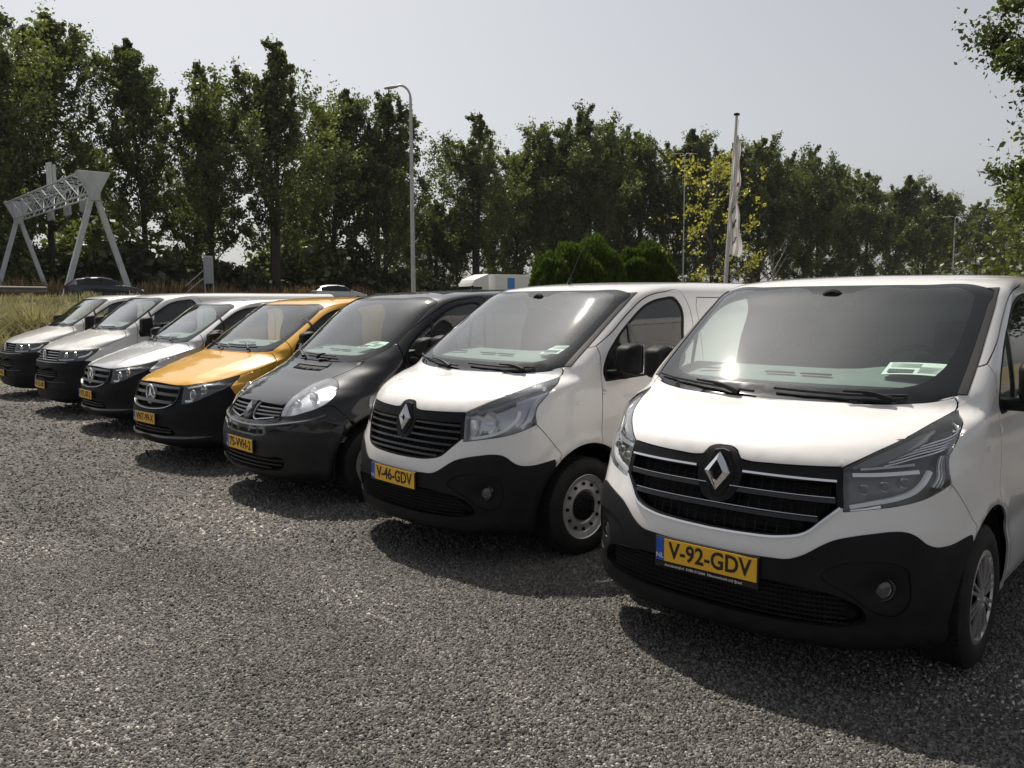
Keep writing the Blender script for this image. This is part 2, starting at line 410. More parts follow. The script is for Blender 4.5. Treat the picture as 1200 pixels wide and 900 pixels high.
    def both(s, labels, name, m, parent, **kw):
        return s.part(labels, name, m, parent, 1, **kw), s.part(labels, name, m, parent, -1, **kw)
def strip(S, pts, w, h, off=0.0, mirror=False, step=.03, closed=False, taper=0.0, both=False):
    """bar laid along a curve on the skin: width w in the skin, height h along its normal. returns (V,F)"""
    D = outline(S, pts, closed, step); u = d2u(D[:, 0]); v = D[:, 1]; p = S.P(u, v); n = S.N(u, v)
    p = p.copy(); neg = np.array([False]*len(p))
    if both:      # mirrored across the middle: pts run from the middle outward
        q = p[1:][::-1].copy(); q[:, 1] *= -1; m_ = n[1:][::-1].copy(); m_[:, 1] *= -1
        p = np.vstack([q, p]); n = np.vstack([m_, n])
    p[:, 0] *= -1; n = n.copy(); n[:, 0] *= -1
    if mirror: p[:, 1] *= -1; n[:, 1] *= -1
    t = np.gradient(p, axis=0); t /= np.linalg.norm(t, axis=1, keepdims=True)+1e-9
    b = np.cross(n, t); b /= np.linalg.norm(b, axis=1, keepdims=True)+1e-9
    k = len(p); ww = np.full(k, w/2)
    if taper: x = np.linspace(0, 1, k); ww = ww*np.clip(np.minimum(x, 1-x)/taper, .25, 1)
    ww = ww[:, None]; V = []
    prof = [(-1, 0), (-.75, 1), (.75, 1), (1, 0)]
    for a, c in prof: V.append(p+b*ww*a+n*(off+(h if c else 0)-(.0 if c else .004)))
    V = np.stack(V, 1).reshape(-1, 3); m = len(prof); F = []
    for i in range(k-1 if not closed else k):
        j = (i+1) % k
        for c in range(m-1): F.append((i*m+c, j*m+c, j*m+c+1, i*m+c+1))
        F.append((i*m+m-1, j*m+m-1, j*m, i*m))
    if not closed: F += [tuple(range(m)), tuple((k-1)*m+c for c in range(m))[::-1]]
    return V, F
# ================================================================ vans
M_WHITE = paint('white_paint', (.80, .785, .775), dust=.16)
M_WHITE2 = paint('white_paint_dusty', (.74, .73, .71), dust=.25)
M_SILVER = paint('silver_paint', (.52, .53, .55), metal=.45, rough=.35, dust=.2)
M_YELLOW = paint('yellow_paint', (.74, .39, .03), dust=.12, metal=0)
M_BLACK = paint('black_paint', (.006, .006, .008), dust=.03, dustcol=(.25, .24, .22))
M_PLAST = mat('black_plastic', (.013, .013, .0145), rough=.55, spec=.15, noise=.25, nscale=6, bump=.12, bscale=500)
M_PLASTG = mat('gloss_black', (.012, .012, .013), rough=.22, spec=.5)
M_DARK = mat('dark_cavity', (.010, .010, .011), rough=.8, spec=.2)
M_CHROME = mat('chrome', (.82, .82, .83), rough=.12, metal=1.0)
M_CHROMED = mat('satin_chrome', (.55, .55, .56), rough=.25, metal=1.0)
M_RUB = mat('tyre_rubber', (.018, .018, .018), rough=.75, spec=.3, noise=.3, nscale=15)
M_STEEL = mat('steel_rim', (.62, .62, .63), rough=.4, metal=.6, noise=.12, nscale=12)
M_ALU = mat('silver_hubcap', (.60, .58, .57), rough=.3, metal=.75)
M_FRIT = mat('glass_border', (.010, .011, .012), rough=.08, spec=.6)
M_GLASS = glass('windscreen_glass', (.77, .90, .855), gain=1.75, rough=.03, dust=.018, dustcol=(.56, .70, .68), haze=.006)  # greenish dust tint also paints in the pale sky reflection
M_SGLASS = glass('side_glass', (.80, .86, .83), gain=1.5, rough=.015, dust=.02)
M_LENS = glass('lamp_lens', (.96, .97, .98), gain=1.9, rough=.03, dust=.04)
M_LAMPD = mat('lamp_housing', (.06, .063, .07), rough=.22, metal=.35)
M_LAMPS = mat('lamp_silver_housing', (.50, .51, .53), rough=.22, metal=.85)
M_LAMPG = mat('lamp_grey_cover', (.16, .165, .175), rough=.2, metal=.3)
M_LAMPR = mat('lamp_reflector', (.85, .86, .88), rough=.22, metal=.75)
M_LAMPW = mat('light_guide', (.75, .77, .80), rough=.25)
M_AMBER = mat('amber_reflector', (.75, .30, .12), rough=.25, metal=.4)
M_DASH = mat('dashboard', (.16, .17, .165), rough=.7, noise=.15, nscale=8)
M_SEAT = mat('seat_fabric', (.05, .052, .056), rough=.9)
M_HEADL = mat('interior_grey', (.30, .33, .34), rough=.9)
M_PLY = mat('plate_yellow', (.85, .47, .03), rough=.4, noise=.06, nscale=8)
M_PLB = mat('plate_blue', (.02, .09, .45), rough=.4)
M_INK = mat('plate_ink', (.012, .012, .012), rough=.5)
M_PAPER = mat('paper', (.82, .82, .78), rough=.8)
M_INKG = mat('paper_ink', (.08, .08, .09), rough=.8)
M_WTXT = mat('white_lettering', (.75, .75, .73), rough=.6)
M_RED = mat('red_lens', (.5, .01, .01), rough=.2)

f_ = lambda y, z, *c: ('f', y, z)+c
s_ = lambda x, z, *c: ('s', x, z)+c
def fl(*pts): return [('f',)+tuple(p) for p in pts]
def sl(*pts): return [('s',)+tuple(p) for p in pts]
def arc(cx, cz, r, a0, a1, n=26): return [('s', cx+r*math.cos(R(a0+(a1-a0)*i/n)), cz+r*math.sin(R(a0+(a1-a0)*i/n))) for i in range(n+1)]
def g(a, w): return np.exp(-(a/w)**2)

def plate(parent, S, z, body, dealer=None, x_out=.018, zoff=0.0):
    x = S.at(0, z).x+x_out
    m = MB().box((x-.006, 0, z), (.012, .532, .122)); o = m.build('number_plate', M_PLASTG, parent, bevel=.003)
    MB().box((x+.0015, .022, z), (.004, .472, .108)).build('plate_face', M_PLY, o)
    MB().box((x+.0015, -.237, z), (.004, .042, .108)).build('country_strip', M_PLB, o)
    V, F = text_mesh('NL', .034, .001); obj('country_letters', [(x+.0042+q[2], -.237+q[0], z-.03+q[1]) for q in V], F, M_WTXT, o)
    V, F = text_mesh(body, .112, .001, .0022, 1.02)
    w = V[:, 0].max()-V[:, 0].min(); k = .425/w
    obj('registration_letters', [(x+.0045+q[2], .022+q[0]*k, z+q[1]*.98) for q in V], F, M_INK, o)
    if dealer:
        MB().box((x-.004, 0, z-.072), (.012, .532, .024)).build('plate_surround', M_PLASTG, o)
        V, F = text_mesh(dealer, .017, .0005); w = V[:, 0].max()-V[:, 0].min(); k = .40/w
        obj('dealer_lettering', [(x+.003+q[2], q[0]*k-.01, z-.072+q[1]) for q in V], F, M_WTXT, o)
    return o

def wheel(parent, x, y, side, kind, r=.336, rr=.215, steer=0.0):
    """rim is the wheel, tyre and cap its sub-parts; outer face towards side"""
    w = .205; sg = side
    root = None
    prof = [(-.5*w*.8, rr), (-.2*w, rr-.012), (.30*w, rr-.02), (.42*w, rr-.006), (.47*w, rr+.004), (.45*w, rr+.012)]
    m = MB().lathe([(h*sg, q) for h, q in prof], n=40)
    if kind == 'steel':
        disc = [(.445*w, rr-.004), (.40*w, rr-.030), (.33*w, rr-.036), (.36*w, rr-.07), (.40*w, rr-.095), (.30*w, .085), (.16*w, .07), (.16*w, .0)]
        m.lathe([(h*sg, q) for h, q in disc], n=40)
    else:
        m.lathe([(h*sg, q) for h, q in [(.10*w, rr-.02), (.10*w, 0)]], n=40)
    o = m.build('wheel', M_STEEL if kind == 'steel' else M_DARK, parent, smooth=True, angle=35); o.location = (-x, y, r)
    t = [(-.5*w, rr+.02), (-.52*w, rr+.06), (-.47*w, r-.02), (-.40*w, r-.004), (-.2*w, r), (.2*w, r), (.40*w, r-.004), (.47*w, r-.02), (.53*w, rr+.06), (.51*w, rr+.025), (.46*w, rr+.006), (.40*w, rr-.01)]
    mt = MB().lathe([(h, q) for h, q in t], n=48)
    for k in range(60):      # tread blocks
        a = 2*math.pi*k/60
        for q in (-.32, -.11, .11, .32):
            rot = Matrix.Rotation(-a, 3, 'Y'); c = rot @ Vector((r+.0005, q*w, 0))
            mt.box(c, (.006, .030, .025), rot)
    mt.build('tyre', M_RUB, o, smooth=True, angle=30)
    if kind == 'steel':
        mh = MB()
        for k in range(12):
            a = 2*math.pi*k/12; rot = Matrix.Rotation(-a, 3, 'Y'); c = rot @ Vector((rr-.058, sg*.345*w, 0))
            mh.lathe([(sg*.012, 0), (sg*.012, .011), (0, .0125)], n=12, c=c)
        mh.build('vent_holes', M_DARK, o)
        mc = MB().lathe([(sg*.36*w, .098), (sg*.46*w, .092), (sg*.49*w, .07), (sg*.49*w, .0)], n=30)
        for k in range(5):
            a = 2*math.pi*k/5; rot = Matrix.Rotation(-a, 3, 'Y'); c = rot @ Vector((.062, sg*.49*w, 0))
            mc.lathe([(sg*.02, 0), (sg*.02, .011), (0, .013)], n=8, c=c)
        mc.build('hub_cap', M_PLAST, o, smooth=True, angle=35)
        d = MB()
        for (a, b) in (((0, .018), (.012, 0)), ((.012, 0), (0, -.018)), ((0, -.018), (-.012, 0)), ((-.012, 0), (0, .018))):
            d.tube([(a[0], sg*.495*w, a[1]), (b[0], sg*.495*w, b[1])], .002, 4)
        d.build('hub_mark', M_CHROMED, o)
    else:
        mc = MB().lathe([(sg*.44*w, .062), (sg*.47*w, .05), (sg*.475*w, 0)], n=24)
        mc.lathe([(sg*.44*w, rr-.022), (sg*.485*w, rr-.012), (sg*.47*w, rr+.008), (sg*.42*w, rr+.006)], n=40)
        for k in range(20):
            a = 2*math.pi*(k+(.18 if k % 2 else -.18))/20
            rot = Matrix.Rotation(-a, 3, 'Y')
            p0 = rot @ Vector((.05, sg*.46*w, 0)); p1 = rot @ Vector((rr-.012, sg*.475*w, 0)); mid = (p0+p1)/2+Vector((0, sg*.006, 0))
            mc.box((p0+p1)/2, ((p1-p0).length, .012, .016 if k % 2 else .013), rot)
        mc.build('hub_cap', M_ALU, o, smooth=True, angle=35)
    if steer: o.rotation_euler = (0, 0, steer)
    return o

def wiper(parent, S, pts, piv):
    """blade along front points (y,z) on the glass, arm from pivot"""
    V = [S.at(y, z, .022) for y, z in pts]
    m = MB(); m.tube([p+Vector((0, 0, -.004)) for p in V], .007, 6)
    o = m.build('wiper', M_PLASTG, parent, smooth=True, angle=40)
    a = S.at(piv[0], piv[1], .02); k = len(V)//2; b = V[k]+S.nat(*pts[k])*.018
    ma = MB().tube([a, a.lerp(b, .35)+Vector((.0, 0, .012)), a.lerp(b, .6)+Vector((.0, 0, .012)), b], [.016, .012, .008, .006], 6)
    ma.build('wiper_arm', M_PLAST, o, smooth=True, angle=40)
    return o

def interior(root, S, zb, xb, ztop, W, dashx, rhd=False):
    """zb/xb: base of the glass at the middle"""
    # dashboard following the base of the glass
    pr = [(xb+.10, zb-.03), (xb+.28, zb+.005), (xb+.50, zb+.02), (xb+.62, zb-.015), (xb+.66, zb-.14), (xb+.60, zb-.40), (xb+.10, zb-.40)]
    n = 14; V = []; F = []
    for i in range(n+1):
        y = -W+2*W*i/n; bow = .16*(abs(y)/W)**2.2
        for k, (x, z) in enumerate(pr):
            xx = x+bow*(1 if k < 2 else .45 if k == 2 else .25)
            hump = .028*math.exp(-((y-.42)/.16)**2) if k in (2, 3) else 0
            V.append((-xx, y, z+hump))
    m = len(pr)
    for i in range(n):
        for k in range(m): F.append((i*m+k, i*m+(k+1) % m, (i+1)*m+(k+1) % m, (i+1)*m+k))
    d = obj('dashboard', V, F, M_DASH, root, angle=40)
    for (y0, y1) in ((-.62, -.42), (-.18, -.02), (.02, .18), (.44, .62)):
        MB().box((-(xb+.22+.1*abs(y0+y1)/2), (y0+y1)/2, zb+.008), (.025, y1-y0, .008)).build('air_vent', M_DARK, d)
    sw = MB(); c = Vector((-(xb+.72), .42, zb-.03)); t = Matrix.Rotation(R(-28), 3, 'Y')
    ring = [c+t @ Vector((.0+.0, .19*math.cos(2*math.pi*k/24), .19*math.sin(2*math.pi*k/24))) for k in range(25)]
    sw.tube(ring, .016, 8, cap=False); sw.box(c+t @ Vector((.02, 0, -.01)), (.05, .16, .12), t)
    for a in (0, 180, 270): sw.box(c+t @ Vector((.01, .11*math.cos(R(a)), .11*math.sin(R(a)))), (.02, .14 if a != 270 else .03, .03 if a != 270 else .14), t)
    sw.build('steering_wheel', M_PLAST, root, angle=35)
    for (y, w) in ((.42, .50), (-.40, .80)):
        x0 = xb+.98
        b = MB(); b.box((-(x0+.30), y, .72), (.52, w, .18)); rt = Matrix.Rotation(R(-14), 3, 'Y')
        b.box((-(x0+.58), y, 1.08), (.14, w, .62), rt)
        so = b.build('seat', M_SEAT, root, bevel=.05, seg=3)
        h = MB()
        for yy in ((y,) if w < .6 else (y-.2, y+.2)): h.box((-(x0+.66), yy, 1.50), (.10, .27, .20), rt)
        h.build('headrest', M_SEAT, so, bevel=.04, seg=3)
    xw = xb+1.80
    zz = np.linspace(.5, ztop-.03, 12); ww = [float(S.W(S.vz(z)))-.035 for z in zz]
    MB().prism([(w, z) for w, z in zip(ww, zz)]+[(-w, z) for w, z in zip(ww[::-1], zz[::-1])], 'X', -xw, -xw-.02).build('bulkhead', M_HEADL, root)
    MB().box((-(xw/2+.2), 0, .55), (xw-.5, 2*W, .04)).build('cab_floor', M_DASH, root)
    zt = ztop-.02
    return d

def ceiling(root, S, z, x0, x1, W): MB().box((-(x0+x1)/2, 0, z), (x1-x0, 2*W, .02)).build('headliner', M_HEADL, root)

def underbody(root, length, W, z=.30, wx=(.93, 4.03), rw=.42):
    m = MB().box((-(wx[0]+rw+wx[1]-rw)/2, 0, z+.10), (wx[1]-wx[0]-2*rw, 2*W-.06, .2))
    m.box((-(wx[0]+wx[1])/2, 0, z+.06), (wx[1]-wx[0]+1.0, 1.2, .16))
    m.tube([(-wx[0], -W+.2, .33), (-wx[0], W-.2, .33)], .05, 8); m.tube([(-wx[1], -W+.2, .33), (-wx[1], W-.2, .33)], .06, 8)
    m.build('underbody', M_DARK, root)
    for x in wx:
        for sd in (1, -1):
            l = MB(); prof = [(sd*(W-.02), rw+.02), (sd*(W-.34), rw), (sd*(W-.36), .02)]
            l.lathe(prof, c=(-x, 0, .335), n=24, a0=R(-12), a1=R(192)); l.build('wheel_arch_liner', M_DARK, root)

def mirror(root, S, x, z, side, y_in, w=.20, h=.26, d=.15, m=None, rnd=.045, lift=.05, shape=1.0):
    """arm from the door corner and a rounded housing"""
    b = MB(); yc = side*(y_in+.07+w/2)
    V = []; F = []; ny, nz = 2, 2
    b.box((-x+.02, yc, z+lift), (d, w, h))
    o = b.build('wing_mirror', m or M_PLAST, root, bevel=rnd, seg=4)
    for v in o.data.vertices:      # housing narrows forward and towards the foot
        t = (v.co.x-(-x+.02))/d+.5; k = 1-.22*max(0, t); v.co.y = yc+(v.co.y-yc)*k; v.co.z = z+lift+(v.co.z-z-lift)*(1-.25*max(0, t))
        if v.co.z < z+lift: v.co.y = yc+(v.co.y-yc)*(1-.15*shape*(z+lift-v.co.z)/(h/2))
    MB().box((-x+.0, side*(y_in+.045), z-.06), (.09, .17, .06)).build('mirror_arm', M_PLAST, o, bevel=.02)
    MB().box((-x+.02-d/2-.002, yc, z+lift), (.004, w*.84, h*.84)).build('mirror_glass', M_CHROME, o, bevel=.001)
    return o

def skin_gap_shell(sk, root, skip, m=None):
    labs = set(sk.lab)-set(skip)
    return sk.part(labs, 'inner_shell', m or M_DARK, root, 0, off=-.016, skirt=0, gap=0)

def rear_cap(root, S, m, z0, z1, W):
    zz = np.linspace(z0, z1, 24); P = [(float(S.W(S.vz(z))), z) for z in zz]
    poly = [(y, z) for y, z in P]+[(-y, z) for y, z in P[::-1]]
    poly = [p for i, p in enumerate(poly) if i == 0 or (abs(p[0]-poly[i-1][0])+abs(p[1]-poly[i-1][1])) > 1e-4]
    x = -S.xr-.001; n = len(poly)
    o = obj('rear_doors', [(x, y, z) for y, z in poly], [tuple(range(n))], m, root)
    for sd in (1, -1): MB().box((x-.02, sd*(W-.08), 1.1), (.04, .10, .42)).build('tail_light', M_RED, root, bevel=.01)
    return o

def door_parts(sk, root, m, S, handle, bar=None, bx=.03):
    out = []
    for sd in (1, -1):
        d = sk.part('door', 'door', m, root, sd)
        w = sk.part('door_window', 'door_window', M_SGLASS, d, sd, off=-.004, skirt=.006, gap=.001)
        sk.part('window_seal', 'window_seal', M_PLAST, d, sd, off=.001, skirt=.008, gap=.0005)
        p = S.sat(*handle, sd, .018)
        h = MB().tube([p+Vector((.10, -.018*sd, 0)), p+Vector((.08, 0, .0)), p+Vector((-.06, 0, 0)), p+Vector((-.09, -.018*sd, 0))], .014, 8)
        h.build('door_handle', m if m is not M_WHITE else M_PLAST, d, smooth=True)
        if bar:
            V, F = strip(S, sl(*bar), bx, .006, .0, mirror=sd < 0); obj('window_divider', V, F, M_PLASTG, d, angle=30)
        out.append(d)
    return out

def paper_sheet(van, S, y, x, zb, label, body='', rot=.0, size=(.285, .20), tilt=14):
    """a price sheet lying on top of the dashboard: loose, so a thing of its own"""
    mw = Matrix.Translation(van.location) @ Matrix.Rotation(van.rotation_euler.z, 4, 'Z') @ Matrix.Translation((-x, y, zb)) @ Matrix.Rotation(rot, 4, 'Z') @ Matrix.Rotation(R(tilt), 4, 'Y')
    e = bpy.data.objects.new('price_sheet', None); link(e); e.matrix_world = mw; e.empty_display_size = .1
    tag(e, label, 'paper sheet', 'price sheets behind the windscreens')
    a, b = size; n = 6
    V = [((j/4-.5)*b, (i/n-.5)*a, .006*math.sin(i/n*3.1)*(1 if j else .6)) for i in range(n+1) for j in range(5)]
    V2 = [(x_, y_, z_-.002) for x_, y_, z_ in V]; k = len(V)
    F = [(i*5+j, i*5+j+1, i*5+j+6, i*5+j+5) for i in range(n) for j in range(4)]
    obj('sheet', V+V2, F+[tuple(k+q for q in f[::-1]) for f in F], M_PAPER, e, smooth=True)
    m = MB(); m.box((.055, -.06, .0075), (.055, .12, .001))
    for q in range(5): m.box((.07-.02*q, .07, .0075), (.005, .10, .001))
    for q in range(4): m.box((-.01-.018*q, -.05, .0075), (.004, .14, .001))
    m.build('print', M_INKG, e)
    return e

def diamond(parent, c, nrm, h, w, d=.012):
    """folded lozenge badge"""
    c = Vector(c); up = Vector((0, 0, 1)); n = nrm.normalized(); up = (up-n*up.dot(n)).normalized(); rt = up.cross(n)
    P = lambda y, z, k: c+rt*y+up*z+n*k
    O = [(0, h/2), (w/2, 0), (0, -h/2), (-w/2, 0)]; I = [(0, h*.24), (w*.20, 0), (0, -h*.24), (-w*.20, 0)]
    V = [P(y, z, 0) for y, z in O]+[P(y*.55, z*.55, d) if k % 2 == 0 else P(y*.72, z, d*.9) for k, (y, z) in enumerate(O)]+[P(y, z, d*.15) for y, z in I]
    V = [P(y, z, -.004) for y, z in O]+[P(y*.93, z*.93, .006) for y, z in O]+[P(y, z, d) for y, z in [(0, h*.30), (w*.26, 0), (0, -h*.30), (-w*.26, 0)]]+[P(y*.92, z*.92, -.002) for y, z in I]
    F = []
    for r0 in (0, 4, 8):
        for k in range(4): F.append((r0+k, r0+(k+1) % 4, r0+4+(k+1) % 4, r0+4+k))
    o = obj('emblem', V, F, M_CHROME, parent)
    bm = bmesh.new(); bm.from_mesh(o.data); bmesh.ops.recalc_face_normals(bm, faces=bm.faces); bm.to_mesh(o.data); bm.free()
    return o

def new_van(X, Y, a, name, label):
    a = R(a); return empty(name, (X, Y, 0), math.atan2(-math.cos(a), -math.sin(a)), label, 'van', 'vans parked in a row on the gravel')

# ---------------------------------------------------------------- boxy white van (two of them)
T3_ROWS = [(.19, .20, .80, .75, 2.6), (.24, .06, .90, .80, 2.6), (.32, .02, .93, .83, 2.6), (.50, .005, .945, .83, 2.6), (.60, .015, .95, .83, 2.6), (.70, .035, .955, .83, 2.6), (.85, .09, .957, .83, 2.6), (.95, .115, .956, .83, 2.6), (1.03, .14, .952, .83, 2.5), (1.08, .19, .948, .75, 2.4), (1.13, .30, .942, .60, 2.4), (1.18, .45, .935, .45, 2.3), (1.225, .62, .925, .36, 2.3), (1.30, .72, .92, .36, 2.6), (1.50, 1.0, .89, .38, 2.9), (1.70, 1.29, .85, .38, 3.0), (1.80, 1.44, .82, .40, 2.9), (1.835, 1.53, .79, .45, 2.7), (1.86, 1.66, .745, .6, 2.5), (1.88, 1.90, .66, .8, 2.3), (1.892, 2.3, .44, .9, 2.2), (1.90, 2.9, .0, 1.0, 2.2)]
def t3_disp(x, y, z):
    d = .018*g(z-.275, .04)*(x < 1.0)
    d = d-.035*g(np.hypot(y-.728, z-.508), .055)*(x < .6)
    d = d+.008*g(z-1.19, .05)*np.clip((x-.9)/.3, 0, 1)*0
    d = d-.012*g(z-.60, .07)*np.clip((x-1.0)/.25, 0, 1)
    for cx in (.93, 4.03): d = d+.014*g(np.hypot(x-cx, z-.335)-.46, .04)*(z > .2)
    return d
def trafic3(X, Y, a, label, reg, led, dealer=None, paperlab=None):
    S = Surf(T3_ROWS, 5.0, t3_disp); root = new_van(X, Y, a, 'delivery_van', label)
    base = fl((.0, 1.232), (.40, 1.236), (.60, 1.247), (.75, 1.268))
    wide = fl((.807, 1.287, 'c'), (.806, 1.40), (.797, 1.55), (.782, 1.70), (.765, 1.785))
    top = fl((.70, 1.806), (.45, 1.812), (0, 1.814))
    hl_top = [f_(.631, 1.072), f_(.707, 1.123), f_(.771, 1.181), f_(.828, 1.232, 'c')]
    hl = [f_(.535, 1.008, 'c')]+hl_top+[s_(.737, 1.197), s_(.654, 1.152), s_(.584, 1.096), s_(.535, 1.044), s_(.515, 1.000), s_(.513, .938, 'c'), f_(.813, .882), f_(.744, .860), f_(.662, .844), f_(.558, .826, 'c')]
    bon_edge = None
    bon = fl((0, 1.053, 'c'), (.034, 1.053), (.07, 1.039), (.095, 1.005), (.125, .999), (.238, .999), (.447, 1.006), (.528, 1.010, 'c'), (.64, 1.03, 'c'), (.74, 1.10, 'c'))+[f_(.822, 1.225, 'c'), f_(.817, 1.262), f_(.801, 1.283, 'c')]+base[::-1][:-1]+[f_(0, 1.229, 'c')]
    gr_low = fl((.545, .842, 'c'), (.49, .785), (.43, .727), (.32, .698), (.19, .689), (0, .684, 'c'))
    clad_top = fl((0, .60, 'c'), (.286, .603), (.38, .611), (.434, .636), (.498, .682), (.54, .708), (.60, .728), (.68, .746), (.745, .755), (.785, .750), (.812, .733), (.836, .705), (.862, .684), (.893, .678))+[s_(.62, .705, 'c')]
    arch = arc(.93, .335, .44, -12, 192)
    win = sl((1.13, 1.185, 'c'), (1.115, 1.25), (1.155, 1.345), (1.265, 1.457), (1.45, 1.592), (1.66, 1.708), (1.88, 1.755), (2.03, 1.753), (2.085, 1.69), (2.065, 1.48), (2.02, 1.25), (1.95, 1.222), (1.575, 1.20))
    wing = sl((1.148, 1.205, 'c'), (1.137, 1.25), (1.173, 1.338), (1.277, 1.446), (1.46, 1.580), (1.665, 1.692), (1.88, 1.738), (2.02, 1.736), (2.065, 1.685), (2.045, 1.48), (2.002, 1.262), (1.945, 1.240), (1.575, 1.22))
    regions = [
        ('fender', [s_(.46, .90, 'c'), f_(.70, 1.00, 'c'), f_(.72, 1.27, 'c'), f_(.80, 1.30, 'c'), f_(.80, 1.40, 'c'), s_(1.10, 1.425, 'c'), s_(1.25, 1.42, 'c'), s_(1.25, .27, 'c'), s_(.60, .27, 'c'), s_(.60, .70, 'c')]),
        ('front_bumper', [f_(0, .55, 'c'), f_(0, .90, 'c'), f_(.60, .93, 'c'), s_(.44, .99, 'c'), s_(.50, .955, 'c'), s_(.60, .83), s_(.67, .74, 'c'), s_(.64, .60, 'c')]),
        ('door', sl((1.06, .27, 'c'), (1.06, .72), (1.085, 1.15), (1.10, 1.425, 'c'), (1.25, 1.51), (1.46, 1.648), (1.68, 1.762), (1.90, 1.80), (2.12, 1.80), (2.17, 1.72), (2.16, 1.2), (2.19, .7), (2.19, .27, 'c'))),
        ('sliding_door', sl((2.30, .30, 'c'), (2.28, 1.70, 'c'), (2.31, 1.76, 'c'), (3.36, 1.76, 'c'), (3.40, 1.70, 'c'), (3.40, .30, 'c'))) ,
        ('bonnet', fl((0, .97, 'c'), (.50, .97, 'c'))+bon[8:]),
        ('pillar_trim', [f_(.70, 1.30, 'c'), f_(.842, 1.292, 'c'), f_(.838, 1.40), f_(.824, 1.55), f_(.806, 1.70), f_(.788, 1.795, 'c'), f_(.70, 1.79, 'c')]),
        ('frit', [f_(0, 1.232, 'c')]+base[1:]+wide+top[:-1]+[f_(0, 1.814, 'c')]),
        ('windscreen', fl((0, 1.300, 'c'), (.40, 1.302), (.56, 1.312), (.66, 1.34), (.715, 1.40), (.735, 1.48), (.732, 1.60), (.722, 1.70), (.70, 1.765), (.66, 1.785), (.45, 1.792), (.16, 1.794), (.11, 1.77), (0, 1.765, 'c'))),
        ('window_seal', win), ('door_window', wing),
        ('grille_band', [f_(0, 1.053, 'c')]+bon[1:7]+[f_(.528, 1.010, 'c'), f_(.60, .95, 'c'), f_(.57, .842, 'c')]+gr_low[:]),
        ('grille', fl((.115, .940, 'c'), (.30, .938), (.515, .945, 'c'), (.532, .845, 'c'), (.478, .79), (.42, .736), (.31, .710), (.19, .702), (0, .697, 'c'), (0, .80, 'c'), (.06, .815), (.10, .87))),
        ('headlight', hl),
        ('cladding', clad_top+[s_(.62, .335, 'c'), s_(.62, .19, 'c'), f_(0, .19, 'c')]),
        ('fog_surround', fl((.505, .560), (.58, .617), (.679, .630), (.755, .624), (.793, .598), (.806, .54), (.80, .44), (.77, .40), (.70, .41), (.62, .48))),
        ('intake', fl((0, .505, 'c'), (.45, .497), (.58, .475), (.66, .42), (.67, .375), (.62, .35), (.45, .337), (0, .33, 'c'))),
        ('arch', arch), ('arch2', arc(4.03, .335, .41, -12, 192)),
    ]
    sk = Skin(S, regions)
    sk.part('body', 'body_shell', M_WHITE, root)
    sk.part('bonnet', 'bonnet', M_WHITE, root, gap=.0055)
    bp = sk.part('front_bumper', 'front_bumper', M_WHITE, root, gap=.0015)
    sk.part('cladding', 'bumper_cladding', M_PLAST, bp, off=.007, skirt=.03, gap=.0)
    for sd in (1, -1):
        sk.part('fog_surround', 'fog_light_surround', M_PLAST, bp, sd, off=.001, skirt=.02, gap=.002)
        c = S.at(sd*.728, .508, .004); n = S.nat(sd*.74, .50); n = (n+Vector((.6, 0, 0))).normalized()
        q = n.to_track_quat('Y', 'Z').to_matrix()
        m = MB().lathe([(-.03, .030), (-.005, .040), (.008, .046), (.010, .052), (.002, .060), (-.03, .064)], n=24)
        o = m.build('fog_light', M_PLASTG, root, smooth=True, angle=40); o.matrix_local = Matrix.Translation(c) @ q.to_4x4()
        MB().lathe([(-.028, 0), (-.022, .02), (-.004, .038)], n=24).build('reflector', mat('fog_reflector_sky_white', (.9, .9, .9), rough=.35, metal=0.0), o, smooth=True)  # white bowl paints in the bright sky a chrome reflector would mirror
        MB().lathe([(.012, 0), (.010, .02), (.004, .041)], n=24).build('lens', M_LENS, o, smooth=True)
    sk.both('fender', 'fender', M_WHITE, root)
    sk.both('sliding_door', 'sliding_door', M_WHITE, root)
    door_parts(sk, root, M_WHITE, S, (2.02, 1.08), bar=[(1.425, 1.20), (1.425, 1.40), (1.425, 1.575)])
    sk.both('pillar_trim', 'pillar_trim', mat('grey_trim', (.06, .058, .056), rough=.5), root, off=.003, skirt=.01, gap=.0005)
    ws = sk.part('windscreen', 'windscreen', M_GLASS, root, off=-.001, skirt=0, gap=0)
    sk.part('frit', 'windscreen_border', M_FRIT, ws, off=-.001, skirt=.006, gap=.0004)
    # grille
    gb = sk.part('grille_band', 'grille', M_PLAST, root, off=-.002, skirt=.05, gap=.001)
    sk.part('grille', 'grille_back', M_DARK, gb, off=-.055, skirt=-.05, gap=0)
    def bar(y0, y1, z, w, h, off, m, nm, par, zf=lambda y: 0, taper=0):
        for sd in (1, -1):
            V, F = strip(S, [f_(y0+(y1-y0)*k/8, z+zf(y0+(y1-y0)*k/8)) for k in range(9)], w, h, off, mirror=sd < 0, taper=taper)
            obj(nm, V, F, m, par, angle=30)
    if led:
        bar(.118, .520, .952, .013, .010, .000, M_CHROME, 'chrome_strip', gb)
        bar(.05, .525, .868, .026, .018, -.022, M_PLASTG, 'slat', gb)
        bar(.00, .470, .785, .026, .018, -.022, M_PLASTG, 'slat', gb)
        bar(.06, .520, .882, .004, .005, -.004, M_CHROMED, 'slat_edge', gb)
        bar(.00, .465, .799, .004, .005, -.004, M_CHROMED, 'slat_edge', gb)
        for sd in (1, -1):
            V, F = strip(S, gr_low[::-1], .013, .008, -.001, mirror=sd < 0); obj('chrome_surround', V, F, M_CHROME, gb, angle=30)
        zs = [.915, .905, .83, .82, .75, .74]
    else:
